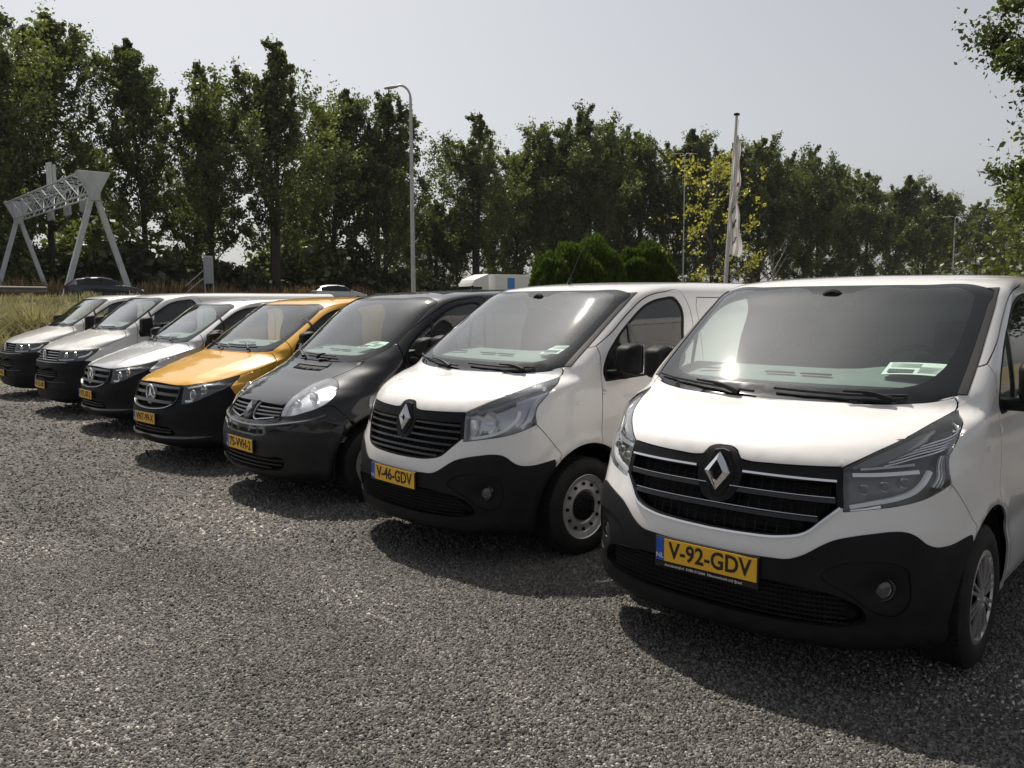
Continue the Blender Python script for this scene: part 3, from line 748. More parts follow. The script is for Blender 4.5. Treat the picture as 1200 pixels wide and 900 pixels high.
        for z, y0, y1 in ((.925, .12, .515), (.885, .10, .525), (.842, .07, .52), (.80, .0, .478), (.758, .0, .44), (.725, .0, .39)):
            bar(y0, y1, z, .019, .016, -.020, M_PLASTG, 'slat', gb)
    mm = MB()
    for k in range(-10, 11):
        y = k*.05+.0
        lo = .705 if abs(y) < .33 else .705+(abs(y)-.33)*.75
        if abs(y) > .51: continue
        pts = S.ats(y, np.linspace(lo, .935, 7), -.040)
        mm.tube(pts, .0035, 4)
    for z in np.linspace(.72, .93, 9):
        mm.tube(S.ats(np.linspace(-.40, .40, 15), z, -.040), .0022, 4)
    o = mm.build('grille_mesh', M_PLAST, gb); o['kind'] = 'stuff'
    # lower intake
    it = sk.part('intake', 'lower_intake', M_DARK, bp, off=-.035, skirt=-.045, gap=0)
    mm = MB()
    for z in np.linspace(.35, .485, 7): mm.tube(S.ats(np.linspace(-.60, .60, 25), z, -.012), .004, 4)
    for k in range(-30, 31):
        y = k*.02; q = .017 if k % 2 else 0
        mm.tube(S.ats(y+.010*(np.arange(13) % 2), np.linspace(.345, .485, 13), -.012), .003, 3)
    o = mm.build('intake_mesh', M_PLAST, it); o['kind'] = 'stuff'
    em = S.at(0, .935, .016); nn = (S.nat(0, .935)+Vector((.4, 0, 0))).normalized()
    # badge plinth
    V = []; hexo = [(0, .108), (.038, .100), (.078, .01), (.070, -.03), (.028, -.106), (-.028, -.106), (-.070, -.03), (-.078, .01), (-.038, .100)]
    for k, sc in ((-.03, 1.04), (.001, 1.0), (.004, .95)): V += [S.at(y*sc, .935+z*sc, k) for y, z in hexo]
    nH = len(hexo); F = [(r*nH+k, r*nH+(k+1) % nH, (r+1)*nH+(k+1) % nH, (r+1)*nH+k) for r in (0, 1) for k in range(nH)]+[tuple(range(2*nH, 3*nH))]
    po = obj('emblem_plinth', V, F, M_PLAST, gb, angle=30)
    diamond(root, em, nn, .186, .140, .020)
    # headlights
    for sd in (1, -1):
        h = sk.part('headlight', 'headlight', M_LAMPD if led else M_LAMPS, root, sd, off=-.055, skirt=-.053, gap=.001)
        sk.part('headlight', 'lens', M_LENS, h, sd, off=0, skirt=.006, gap=.0015)
        def st(pts, w, hh, off, m, nm, taper=0):
            V, F = strip(S, pts, w, hh, off, mirror=sd < 0, taper=taper); obj(nm, V, F, m, h, angle=40)
        def bowl(y, z, r, m=M_LAMPR, nm='reflector', dep=.04, lens=True):
            c = S.at(sd*y, z, -.02); m_ = MB().lathe([(-dep, .004), (-dep*.8, r*.45), (-dep*.3, r*.85), (0, r)], n=20, axis='X')
            if lens: m_.lathe([(.0, r*.0), (-.004, r*.3), (-.012, r*.5), (-dep, r*.5)], n=16, axis='X')
            o = m_.build(nm, m, h, smooth=True, angle=40); o.location = c
        if led:
            st(fl((.575, .985), (.66, .990), (.75, .998), (.80, 1.002)), .022, .014, -.035, M_LAMPR, 'trim_bar')
            st([f_(.58, .848), f_(.66, .868), f_(.74, .888), f_(.795, .915), f_(.822, .955), f_(.832, 1.00)], .022, .016, -.030, M_LAMPW, 'daytime_strip')
            st([f_(.585, .832), f_(.655, .846), f_(.69, .855)], .016, .012, -.030, M_LAMPR, 'lower_trim')
            for (y, z) in ((.628, .925), (.70, .940), (.766, .955)):
                o = MB().box((0, 0, 0), (.030, .030, .044)).build('lamp_module', M_LAMPR, h, bevel=.008); o.location = S.at(sd*y, z, -.040)
                o = MB().lathe([(.022, 0), (.019, .012), (.010, .019)], axis='X', n=14).build('projector_lens', M_FRIT, h, smooth=True); o.location = S.at(sd*y, z, -.030)
            for q in range(5):
                st([f_(.68+.012*q, 1.030+.016*q), f_(.755+.010*q, 1.055+.016*q), s_(.60+.02*q, 1.105+.016*q), s_(.68+.012*q, 1.155+.012*q)], .007, .008, -.035, M_LAMPR, 'upper_rib')
            st([f_(.57, 1.015), f_(.66, 1.06), f_(.74, 1.115), f_(.79, 1.17)], .055, .010, -.030, M_LAMPG, 'upper_cover', .2)
            st([f_(.60, 1.012), f_(.70, 1.025), f_(.78, 1.035)], .014, .010, -.035, M_CHROMED, 'indicator_strip')
            [st([s_(.44+.018*q, .93-.004*q), s_(.475+.016*q, .97), s_(.492+.014*q, 1.02), s_(.525+.010*q, 1.06)], .006, .008, -.028, M_LAMPR, 'side_rib') for q in range(3)]
        else:
            bowl(.70, .955, .075, lens=False)
            o = MB().lathe([(.0, .012), (.045, .010), (.05, 0)], axis='X', n=12).build('bulb', M_LAMPR, h, smooth=True); o.location = S.at(sd*.70, .955, -.055)
            st([f_(.60, .850), f_(.68, .866), f_(.755, .895), f_(.80, .94), f_(.818, 1.0), f_(.812, 1.03)], .024, .016, -.030, M_LAMPW, 'daytime_strip')
            o = MB().box((0, 0, 0), (.05, .045, .105)).build('indicator_lamp', M_LAMPR, h, bevel=.012); o.location = S.at(sd*.60, .925, -.035)
            st([s_(.42, .93), s_(.47, .965), s_(.52, 1.04), s_(.60, 1.11), s_(.68, 1.155)], .045, .010, -.030, M_LAMPS, 'side_reflector', .25)
            st([f_(.60, 1.02), f_(.70, 1.06), f_(.76, 1.10)], .030, .010, -.035, M_LAMPG, 'upper_cover')
    plate(root, S, .545, reg, dealer)
    for sd in (1, -1):
        mirror(root, S, 1.24, 1.285, sd, .90, w=.17, h=.235)
        wheel(root, .93, sd*.84, sd, 'cap' if led else 'steel'); wheel(root, 4.03, sd*.84, sd, 'cap' if led else 'steel')
        o = MB().box((0, 0, 0), (.05, .008, .025)).build('side_indicator', M_LENS, root, bevel=.004); o.location = S.sat(.85, 1.055, sd, .003)
    wiper(root, S, [(-.77, 1.30), (-.62, 1.285), (-.45, 1.272), (-.25, 1.258), (-.10, 1.25)], (-.18, 1.236))
    wiper(root, S, [(.0, 1.272), (.15, 1.268), (.35, 1.265), (.50, 1.268), (.62, 1.275)], (.56, 1.250))
    mp = MB().lathe([(0, .0), (.004, .055), (-.01, .07)], axis='X', n=20); o = mp.build('rain_sensor', M_DARK, root, smooth=True); o.scale = (1, 1, .8); o.location = S.at(0, 1.755, -.02)
    MB().box((S.at(0, 1.72, 0).x-.10, 0, 1.70), (.03, .24, .07)).build('rear_view_mirror', M_PLASTG, root, bevel=.015)
    interior(root, S, 1.335, .72, 1.86, .80, 1.3); ceiling(root, S, 1.825, 1.72, 2.45, .62)
    underbody(root, 5.0, .94, wx=(.93, 4.03), rw=.42)
    skin_gap_shell(sk, root, {'windscreen', 'door_window', 'headlight', 'grille', 'intake', 'arch', 'arch2', 'fog_surround'})
    rear_cap(root, S, M_WHITE, .25, 1.899, .9)
    a0 = S.sat(2.0, 1.885) if False else Vector((-1.75, -.02, 1.872))
    if not led:
        m = MB().tube([a0, a0+Vector((-.02, 0, .05))], [.018, .010], 8); m.tube([a0+Vector((-.02, 0, .05)), a0+Vector((-.24, 0, .44))], .0035, 5)
        m.build('antenna', M_PLASTG, root)
    if paperlab: paper_sheet(root, S, (.55), 1.10, 1.382, paperlab, rot=.1)
    return root, S

# ---------------------------------------------------------------- shared finishing for the other makes
def side_regions(dx, zb, zt, xd=2.16, xslide=True):
    """door, its window and the sliding door; zb belt height, zt top of the window"""
    X = lambda x: x+dx
    h = zt-zb; Z = lambda t: zb+h*t
    win = [(X(1.13), Z(-.03), 'c'), (X(1.115), Z(.09)), (X(1.155), Z(.26)), (X(1.265), Z(.46)), (X(1.45), Z(.70)), (X(1.66), Z(.915)), (X(1.88), Z(1.0)), (X(2.03), Z(1.0)), (X(2.085), Z(.88)), (X(2.065), Z(.5)), (X(2.02), Z(.09)), (X(1.95), Z(.04)), (X(1.575), Z(.0))]
    cx, cz = X(1.65), Z(.5)
    wing = []
    for p in win:
        d = Vector((cx-p[0], 0, cz-p[1])).normalized()*.019; wing.append((p[0]+d.x, p[1]+d.z)+p[2:])
    door = [(X(1.06), .27, 'c'), (X(1.06), .72), (X(1.085), zb-.05), (X(1.10), Z(.42), 'c'), (X(1.25), Z(.58)), (X(1.46), Z(.82)), (X(1.68), Z(1.02)), (X(1.90), Z(1.085)), (X(2.12), Z(1.085)), (X(2.17), Z(.95)), (X(xd), zb), (X(2.19), .7), (X(2.19), .27, 'c')]
    return [('door', sl(*door))], [('window_seal', sl(*win)), ('door_window', sl(*wing))]
def finish(root, S, sk, m, wx, zb, xb, ztop, W, rim, hand, bar, roof, mir, wr=.33, mm=None, sensor=None, side_ind=True, lower=None):
    sk.part('body', 'body_shell', m, root)
    sk.part('bonnet', 'bonnet', m, root, gap=.0045)
    door_parts(sk, root, m, S, hand, bar=bar)
    ws = sk.part('windscreen', 'windscreen', M_GLASS, root, off=-.001, skirt=0, gap=0)
    sk.part('frit', 'windscreen_border', M_FRIT, ws, off=-.001, skirt=.006, gap=.0004)
    for sd in (1, -1):
        mirror(root, S, *mir[:2], sd, mir[2], *mir[3:], m=mm)
        for x in wx: wheel(root, x, sd*(W-.11), sd, rim, r=wr)
    interior(root, S, zb+.085, xb+.03, ztop, W-.14, 0); ceiling(root, S, ztop-.045, xb+1.05, xb+1.78, .60)
    underbody(root, S.xr, W, wx=wx, rw=.41)
    skin_gap_shell(sk, root, {'windscreen', 'door_window', 'headlight', 'grille', 'intake', 'arch', 'arch2'})
    rear_cap(root, S, m, .25, roof-.001, W)
def bars(S, par, rows, w, h, off, m, nm='slat', both=True):
    for (y0, y1, z0, z1) in rows:
        for sd in (1, -1):
            V, F = strip(S, [f_(y0+(y1-y0)*k/6, z0+(z1-z0)*k/6) for k in range(7)], w, h, off, mirror=sd < 0); obj(nm, V, F, m, par, angle=30)
def stm(S, par, sd, pts, w, h, off, m, nm, taper=0):
    V, F = strip(S, pts, w, h, off, mirror=sd < 0, taper=taper); obj(nm, V, F, m, par, angle=40)
def bowl(S, par, sd, y, z, r, off=-.045, dep=.045, m=None, nm='reflector'):
    c = S.at(sd*y, z, off); o = MB().lathe([(-dep, .0), (-dep*.8, r*.45), (-dep*.3, r*.85), (0, r), (.004, r+.005), (-.01, r+.006)], n=20, axis='X').build(nm, m or M_LAMPR, par, smooth=True, angle=50); o.location = c
    o2 = MB().lathe([(.006, 0), (.002, r*.25), (-.012, r*.42), (-dep, r*.42)], n=16, axis='X').build('bulb_cover', M_LENS, o, smooth=True)
    return o
# ---------------------------------------------------------------- rounded black van
T2_ROWS = [(.20, .18, .80, .7, 2.6), (.26, .05, .88, .75, 2.7), (.35, .02, .91, .78, 2.8), (.52, .01, .925, .78, 2.8), (.62, .03, .93, .78, 2.8), (.70, .06, .935, .8, 2.8), (.78, .10, .935, .8, 2.8), (.86, .17, .935, .8, 2.8), (.92, .26, .935, .75, 2.8), (.98, .37, .93, .7, 2.7), (1.04, .50, .925, .6, 2.7), (1.10, .62, .92, .5, 2.7), (1.16, .74, .915, .42, 2.7), (1.25, .85, .905, .38, 2.7), (1.50, 1.15, .87, .38, 2.9), (1.70, 1.40, .83, .40, 3), (1.765, 1.50, .80, .42, 2.8), (1.80, 1.60, .77, .5, 2.6), (1.825, 1.76, .71, .6, 2.4), (1.845, 2.1, .6, .8, 2.3), (1.86, 2.5, .40, .9, 2.2), (1.865, 3.0, 0, 1, 2.2)]
def t2_disp(x, y, z):
    d = .022*np.clip((z-.655)/.02, 0, 1)*0
    d = d+.020*g(z-(.655+.16*np.clip(y-.35, 0, .6)), .022)*(x < .6)
    d = d+.012*g(z-.30, .05)*(x < .7)
    d = d+.016*g(np.hypot((y-.62)/1.0, (z-.93)/.9), .13)*(x < .9)
    for cx in (.83, 3.93): d = d+.016*g(np.hypot(x-cx, z-.33)-.45, .04)*(z > .2)
    return d
def trafic2(X, Y, a, label, reg, paperlab):
    S = Surf(T2_ROWS, 4.8, t2_disp); root = new_van(X, Y, a, 'delivery_van', label); m = M_BLACK
    d1, d2 = side_regions(.03, 1.17, 1.715)
    hl = [f_(.49, .765, 'c'), f_(.462, .85), f_(.440, .94), f_(.455, 1.03), f_(.536, 1.062), f_(.651, 1.040), f_(.740, .985), f_(.785, .916), f_(.765, .855), f_(.680, .803), f_(.597, .775)]
    clad_top = fl((0, .577, 'c'), (.30, .588), (.365, .60), (.42, .643), (.47, .65), (.70, .648), (.836, .640), (.868, .652), (.886, .636))+[s_(.535, .60), s_(.60, .56, 'c')]
    regions = d1+[
        ('fender', [f_(.40, .77, 'c'), f_(.42, 1.05, 'c'), f_(.52, 1.10, 'c'), f_(.60, 1.20, 'c'), f_(.70, 1.32, 'c'), f_(.83, 1.36, 'c'), s_(1.13, 1.38, 'c'), s_(1.25, 1.38, 'c'), s_(1.25, .27, 'c'), s_(.60, .27, 'c'), s_(.45, .70, 'c')]),
        ('door', d1[0][1]),
        ('bumper_top', fl((0, .80, 'c'), (.62, .83, 'c'))+[s_(.45, .86, 'c'), s_(.60, .68, 'c'), s_(.64, .52, 'c'), f_(.5, .52, 'c'), f_(0, .52, 'c')]),
        ('bonnet', fl((0, .80, 'c'), (.50, .80, 'c'), (.52, .95, 'c'), (.52, 1.03, 'c'), (.545, 1.066, 'c'), (.61, 1.13), (.665, 1.205, 'c'), (.607, 1.203), (.30, 1.189), (0, 1.185, 'c'))),
        ('frit', fl((0, 1.19, 'c'), (.30, 1.195), (.607, 1.212), (.72, 1.265), (.785, 1.36), (.785, 1.5), (.772, 1.65), (.752, 1.735), (.68, 1.760), (.3, 1.765), (0, 1.768, 'c'))),
        ('windscreen', fl((0, 1.245, 'c'), (.30, 1.25), (.56, 1.265), (.67, 1.31), (.735, 1.40), (.745, 1.52), (.735, 1.65), (.71, 1.72), (.64, 1.742), (.3, 1.747), (0, 1.75, 'c'))),
        ('vent', fl((0, 1.108, 'c'), (.255, 1.112, 'c'), (.27, 1.148, 'c'), (0, 1.146, 'c')))]+d2+[
        ('grille', fl((0, .854, 'c'), (.218, .852), (.47, .848, 'c'), (.50, .768, 'c'), (.40, .742), (.237, .716), (0, .708, 'c'))),
        ('headlight', hl),
        ('upper_intake', fl((0, .645, 'c'), (.38, .652), (.405, .645), (.36, .605), (.30, .595), (0, .585, 'c'))),
        ('cladding', clad_top+[s_(.60, .335, 'c'), s_(.60, .20, 'c'), f_(0, .20, 'c')]),
        ('intake', fl((0, .425, 'c'), (.425, .418), (.58, .42), (.60, .395), (.585, .35), (.427, .312), (.113, .298), (0, .298, 'c'))),
        ('arch', arc(.83, .33, .43, -12, 192)), ('arch2', arc(3.93, .33, .41, -12, 192))]
    sk = Skin(S, regions, gs=.055)
    finish(root, S, sk, m, (.83, 3.93), 1.19, .76, 1.86, .93, 'steel', (2.05, 1.05), [(1.47, 1.17), (1.47, 1.36), (1.47, 1.57)], 1.865, (1.26, 1.27, .89, .19, .22, .14, ), mm=M_PLAST)
    sk.both('fender', 'fender', m, root)
    bp = sk.part(['bumper_top', 'upper_intake'], 'front_bumper', m, root, gap=.002)
    for sd in (1, -1):
        stm(S, bp, sd, fl((0, .662), (.2, .666), (.40, .684), (.61, .714), (.762, .752), (.82, .79)), .022, .005, .002, mat('skylit_ledge_grey', (.10, .10, .105), rough=.18), 'bumper_ledge')  # lighter grey paints in the sky light caught on the ledge
        stm(S, bp, sd, fl((0, .615), (.2, .618), (.33, .625)), .045, .002, .004, M_DARK, 'upper_intake')
    sk.part('cladding', 'bumper_cladding', mat('grey_plastic', (.014, .014, .015), rough=.5, spec=.3, noise=.2, nscale=6), bp, off=.012, skirt=.03, gap=0)
    it = sk.part('intake', 'lower_intake', M_DARK, bp, off=-.03, skirt=-.045, gap=0)
    bars(S, it, [(0, .585, .392, .395), (0, .57, .357, .36), (0, .45, .325, .33)], .014, .012, -.012, M_PLASTG)
    sk.part('vent', 'bonnet_vent', M_PLAST, root, off=-.006, skirt=-.006, gap=0)
    gr = sk.part('grille', 'grille', M_DARK, root, off=-.04, skirt=-.045, gap=0)
    bars(S, gr, [(.10, .452, .825, .825), (.10, .462, .795, .797), (.09, .465, .764, .772)], .017, .015, -.018, M_CHROMED if False else mat('grey_slat', (.16, .16, .165), rough=.3, metal=.5))
    for sd in (1, -1): stm(S, gr, sd, fl((.085, .85), (.078, .80), (.10, .74), (.13, .722), (.24, .728), (.42, .752)), .014, .012, -.005, M_CHROMED, 'chrome_surround')
    V = []; hexo = [(-.05, .07), (.05, .07), (.085, -.055), (.045, -.085), (-.045, -.085), (-.085, -.055)]
    for k, sc in ((-.04, 1.1), (.014, 1.0), (.022, .85)): V += [S.at(y*sc, .790+z*sc, k) for y, z in hexo]
    F = [(r*6+k, r*6+(k+1) % 6, (r+1)*6+(k+1) % 6, (r+1)*6+k) for r in (0, 1) for k in range(6)]+[tuple(range(12, 18))]
    obj('emblem_plinth', V, F, M_PLASTG, gr, angle=30)
    diamond(root, S.at(0, .79, .026), (S.nat(0, .79)+Vector((.5, 0, 0))).normalized(), .115, .09, .014)
    for sd in (1, -1):
        h = sk.part('headlight', 'headlight', mat('lamp_silver', (.75, .76, .78), rough=.3, metal=.6), root, sd, off=-.05, skirt=-.05, gap=.001)
        sk.part('headlight', 'lens', M_LENS, h, sd, off=.004, skirt=.01, gap=.0015)
        bowl(S, h, sd, .64, .92, .066, -.040, .03); bowl(S, h, sd, .555, .868, .048, -.034, .03); bowl(S, h, sd, .53, .975, .038, -.034, .03, m=M_LAMPR)
        o = MB().lathe([(0, 0), (.006, .018), (0, .03)], n=14, axis='X').build('tow_cover', M_WTXT, root, smooth=True) if False else None
    p = S.at(.743, .476, .013); MB().box(p, (.006, .05, .016)).build('bumper_chip', M_WTXT, root) if False else None
    plate(root, S, .495, reg, x_out=.030)
    wiper(root, S, [(-.70, 1.30), (-.62, 1.275), (-.52, 1.25), (-.40, 1.225)], (-.30, 1.20))
    wiper(root, S, [(-.30, 1.235), (-.10, 1.23), (.10, 1.228), (.26, 1.226)], (-.02, 1.20))
    paper_sheet(root, S, .42, 1.13, 1.335, paperlab, rot=.1)
    return root, S
# ---------------------------------------------------------------- wedge-nosed vans with a star badge
VI_ROWS = [(.18, .2, .8, .75, 2.5), (.24, .06, .89, .8, 2.6), (.32, .02, .92, .8, 2.6), (.5, .01, .935, .82, 2.6), (.62, .03, .94, .82, 2.6), (.75, .07, .945, .82, 2.6), (.84, .10, .945, .8, 2.6), (.885, .14, .945, .8, 2.5), (.93, .23, .945, .75, 2.5), (.98, .36, .942, .65, 2.5), (1.04, .54, .938, .5, 2.5), (1.10, .74, .93, .4, 2.5), (1.16, .94, .92, .36, 2.5), (1.22, 1.03, .91, .36, 2.7), (1.45, 1.36, .87, .38, 2.9), (1.65, 1.64, .83, .40, 2.9), (1.72, 1.75, .80, .42, 2.7), (1.755, 1.86, .76, .5, 2.5), (1.78, 2.05, .69, .6, 2.4), (1.80, 2.4, .52, .8, 2.3), (1.81, 2.9, 0, 1, 2.2)]
def vi_disp(x, y, z):
    yc = np.interp(z, [.86, .98, 1.06, 1.12, 1.17], [.50, .50, .56, .61, .66]); k = np.clip((z-.86)/.05, 0, 1)*np.clip((1.20-z)/.06, 0, 1)
    d = -.10*np.clip(y-yc, 0, .25)*k+.004*g(y-yc, .05)*k
    d = d+.020*g(z-.29, .03)*(x < .8)-.014*g(z-.40, .05)*(x < .8)*(y < .8)
    d = d-.02*g(z-.50, .05)*g(y-.66, .10)
    for cx in (.89, 4.09): d = d+.014*g(np.hypot(x-cx, z-.33)-.46, .04)*(z > .2)
    return d
def star(root, S, z, r, off):
    c = S.at(0, z, off); o = MB()
    ring = [c+Vector((0, r*math.cos(2*math.pi*k/28), r*math.sin(2*math.pi*k/28))) for k in range(29)]
    o.tube(ring, r*.085, 6, cap=False)
    for k in range(3):
        a = R(90+120*k); b = Vector((0, math.cos(a), math.sin(a))); q = Vector((0, -math.sin(a), math.cos(a)))
        V = [c+b*r*.97, c+q*r*.17-b*r*.05, c-q*r*.17-b*r*.05, c+Vector((r*.16, 0, 0)), c+b*r*.97-Vector((.01, 0, 0))]
        o.add(V, [(0, 1, 3), (0, 3, 2)])
    return o.build('emblem', M_CHROME, root)
def vito(X, Y, a, label, reg, m, name='delivery_van'):
    S = Surf(VI_ROWS, 5.14, vi_disp); root = new_van(X, Y, a, name, label)
    d1, d2 = side_regions(.17, 1.10, 1.665)
    hl = [f_(.545, .862, 'c'), f_(.62, .880), f_(.697, .905), f_(.80, .947), s_(.66, .978, 'c'), s_(.59, .915), s_(.50, .85), f_(.819, .792), f_(.737, .728), f_(.634, .681), f_(.565, .676, 'c')]
    bon = fl((0, .876, 'c'), (.10, .876), (.498, .866), (.545, .868, 'c'), (.62, .887), (.697, .912), (.80, .954))+[s_(.66, .985, 'c'), s_(.85, 1.03), s_(1.06, 1.10, 'c'), f_(.76, 1.178), f_(.688, 1.172), f_(.40, 1.172), f_(0, 1.175, 'c')]
    regions = d1+[
        ('front_bumper', [f_(0, .90, 'c'), f_(.50, .90, 'c')]+[s_(.60, .985, 'c'), s_(.66, .985, 'c'), s_(.52, .845, 'c'), s_(.545, .80), s_(.60, .70, 'c'), s_(.60, .18, 'c'), f_(0, .18, 'c')]),
        ('bonnet', bon),
        ('frit', fl((0, 1.182, 'c'), (.40, 1.182), (.672, 1.185), (.76, 1.20, 'c'), (.775, 1.30), (.765, 1.45), (.74, 1.62), (.715, 1.685), (.66, 1.703), (.40, 1.708), (0, 1.71, 'c'))),
        ('windscreen', fl((0, 1.245, 'c'), (.40, 1.248), (.62, 1.262), (.70, 1.32), (.72, 1.45), (.705, 1.60), (.68, 1.665), (.62, 1.685), (.40, 1.69), (0, 1.692, 'c')))]+d2+[
        ('grille', fl((0, .872, 'c'), (.10, .872), (.498, .860, 'c'), (.515, .80), (.500, .72), (.43, .655), (.28, .625), (.152, .613), (0, .608, 'c'))),
        ('headlight', hl),
        ('intake', fl((0, .43, 'c'), (.34, .425), (.46, .40), (.50, .36), (.40, .338), (0, .33, 'c'))),
        ('arch', arc(.89, .33, .43, -12, 192)), ('arch2', arc(4.09, .33, .41, -12, 192))]
    sk = Skin(S, regions, gs=.06)
    finish(root, S, sk, m, (.89, 4.09), 1.18, .97, 1.80, .935, 'steel', (2.2, 1.02), [(1.58, 1.10), (1.58, 1.30), (1.58, 1.55)], 1.81, (1.38, 1.20, .91, .19, .24, .14), mm=M_PLAST)
    bp = sk.part('front_bumper', 'front_bumper', M_PLAST, root, off=.002)
    for sd in (1, -1): stm(S, bp, sd, fl((0, .322), (.3, .318), (.5, .322), (.7, .33), (.82, .34)), .030, .006, .003, mat('grey_lip', (.10, .10, .105), rough=.3), 'bumper_lip', .2)
    it = sk.part('intake', 'lower_intake', M_DARK, bp, off=-.03, skirt=-.035, gap=0)
    bars(S, it, [(0, .44, .40, .395), (0, .44, .365, .368)], .012, .012, -.012, M_PLASTG)
    gr = sk.part('grille', 'grille', M_DARK, root, off=-.045, skirt=-.047, gap=0)
    gm = mat('grille_grey', (.085, .087, .09), rough=.32, metal=.2)
    bars(S, gr, [(.0, .50, .848, .840), (.09, .505, .772, .762), (.0, .43, .690, .685)], .040, .024, -.028, gm)
    for sd in (1, -1):
        stm(S, gr, sd, fl((.508, .85), (.515, .79), (.498, .715), (.43, .655), (.28, .625), (0, .608)), .020, .012, -.002, M_PLASTG, 'grille_frame')
        stm(S, gr, sd, fl((.46, .668), (.36, .632), (.22, .612), (.10, .604), (0, .601)), .009, .006, .008, M_CHROMED, 'chrome_strip')
        h = sk.part('headlight', 'headlight', M_LAMPD, root, sd, off=-.06, skirt=-.06, gap=.001)
        sk.part('headlight', 'lens', M_LENS, h, sd, off=0, skirt=.008, gap=.0015)
        bowl(S, h, sd, .645, .775, .052, -.03); bowl(S, h, sd, .735, .83, .048, -.03)
        stm(S, h, sd, fl((.58, .850), (.68, .880), (.78, .922)), .016, .010, -.02, M_LAMPW, 'daytime_strip')
        stm(S, h, sd, fl((.585, .715), (.62, .71), (.66, .72)), .030, .010, -.03, M_LAMPR, 'lower_trim')
    V = [S.at(.105*math.cos(2*math.pi*k/20), .755+.105*math.sin(2*math.pi*k/20), -.012) for k in range(20)]
    obj('emblem_plinth', V, [tuple(range(20))], M_PLASTG, gr)
    star(root, S, .755, .098, .006)
    plate(root, S, .505, reg, x_out=.026)
    wiper(root, S, [(-.68, 1.26), (-.50, 1.245), (-.30, 1.235), (-.12, 1.23)], (-.20, 1.19))
    wiper(root, S, [(-.10, 1.24), (.10, 1.236), (.30, 1.238), (.46, 1.245)], (.42, 1.195))
    return root, S
# ---------------------------------------------------------------- square-nosed vans with a round badge
VW_ROWS = [(.18, .18, .82, .7, 2.8), (.24, .05, .9, .75, 2.8), (.35, .015, .925, .78, 2.8), (.55, .0, .935, .78, 2.8), (.70, .02, .94, .78, 2.8), (.82, .05, .945, .78, 2.8), (.92, .08, .945, .78, 2.7), (1.0, .12, .945, .76, 2.7), (1.04, .17, .942, .72, 2.6), (1.10, .30, .94, .62, 2.6), (1.17, .50, .935, .5, 2.6), (1.24, .74, .925, .42, 2.6), (1.29, .88, .92, .38, 2.6), (1.36, .98, .91, .38, 2.8), (1.55, 1.22, .875, .40, 3), (1.75, 1.47, .84, .42, 3), (1.82, 1.57, .81, .45, 2.8), (1.86, 1.68, .77, .5, 2.6), (1.89, 1.92, .68, .7, 2.4), (1.905, 2.3, .5, .9, 2.3), (1.915, 2.9, 0, 1, 2.2)]
def vw_disp(x, y, z):
    yc = np.interp(z, [1.0, 1.10, 1.20, 1.28], [.46, .46, .56, .68]); k = np.clip((z-1.0)/.06, 0, 1)*np.clip((1.33-z)/.06, 0, 1)
    d = -.15*np.clip(y-yc, 0, .2)*k+.008*g(y-yc, .04)*k
    d = d+.016*g(z-.80, .025)*(x < .7)+.012*g(z-.42, .05)*(x < .8)-.012*g(z-.63, .06)*(x < .8)
    for cx in (.91, 3.91): d = d+.014*g(np.hypot(x-cx, z-.33)-.46, .04)*(z > .2)
    return d
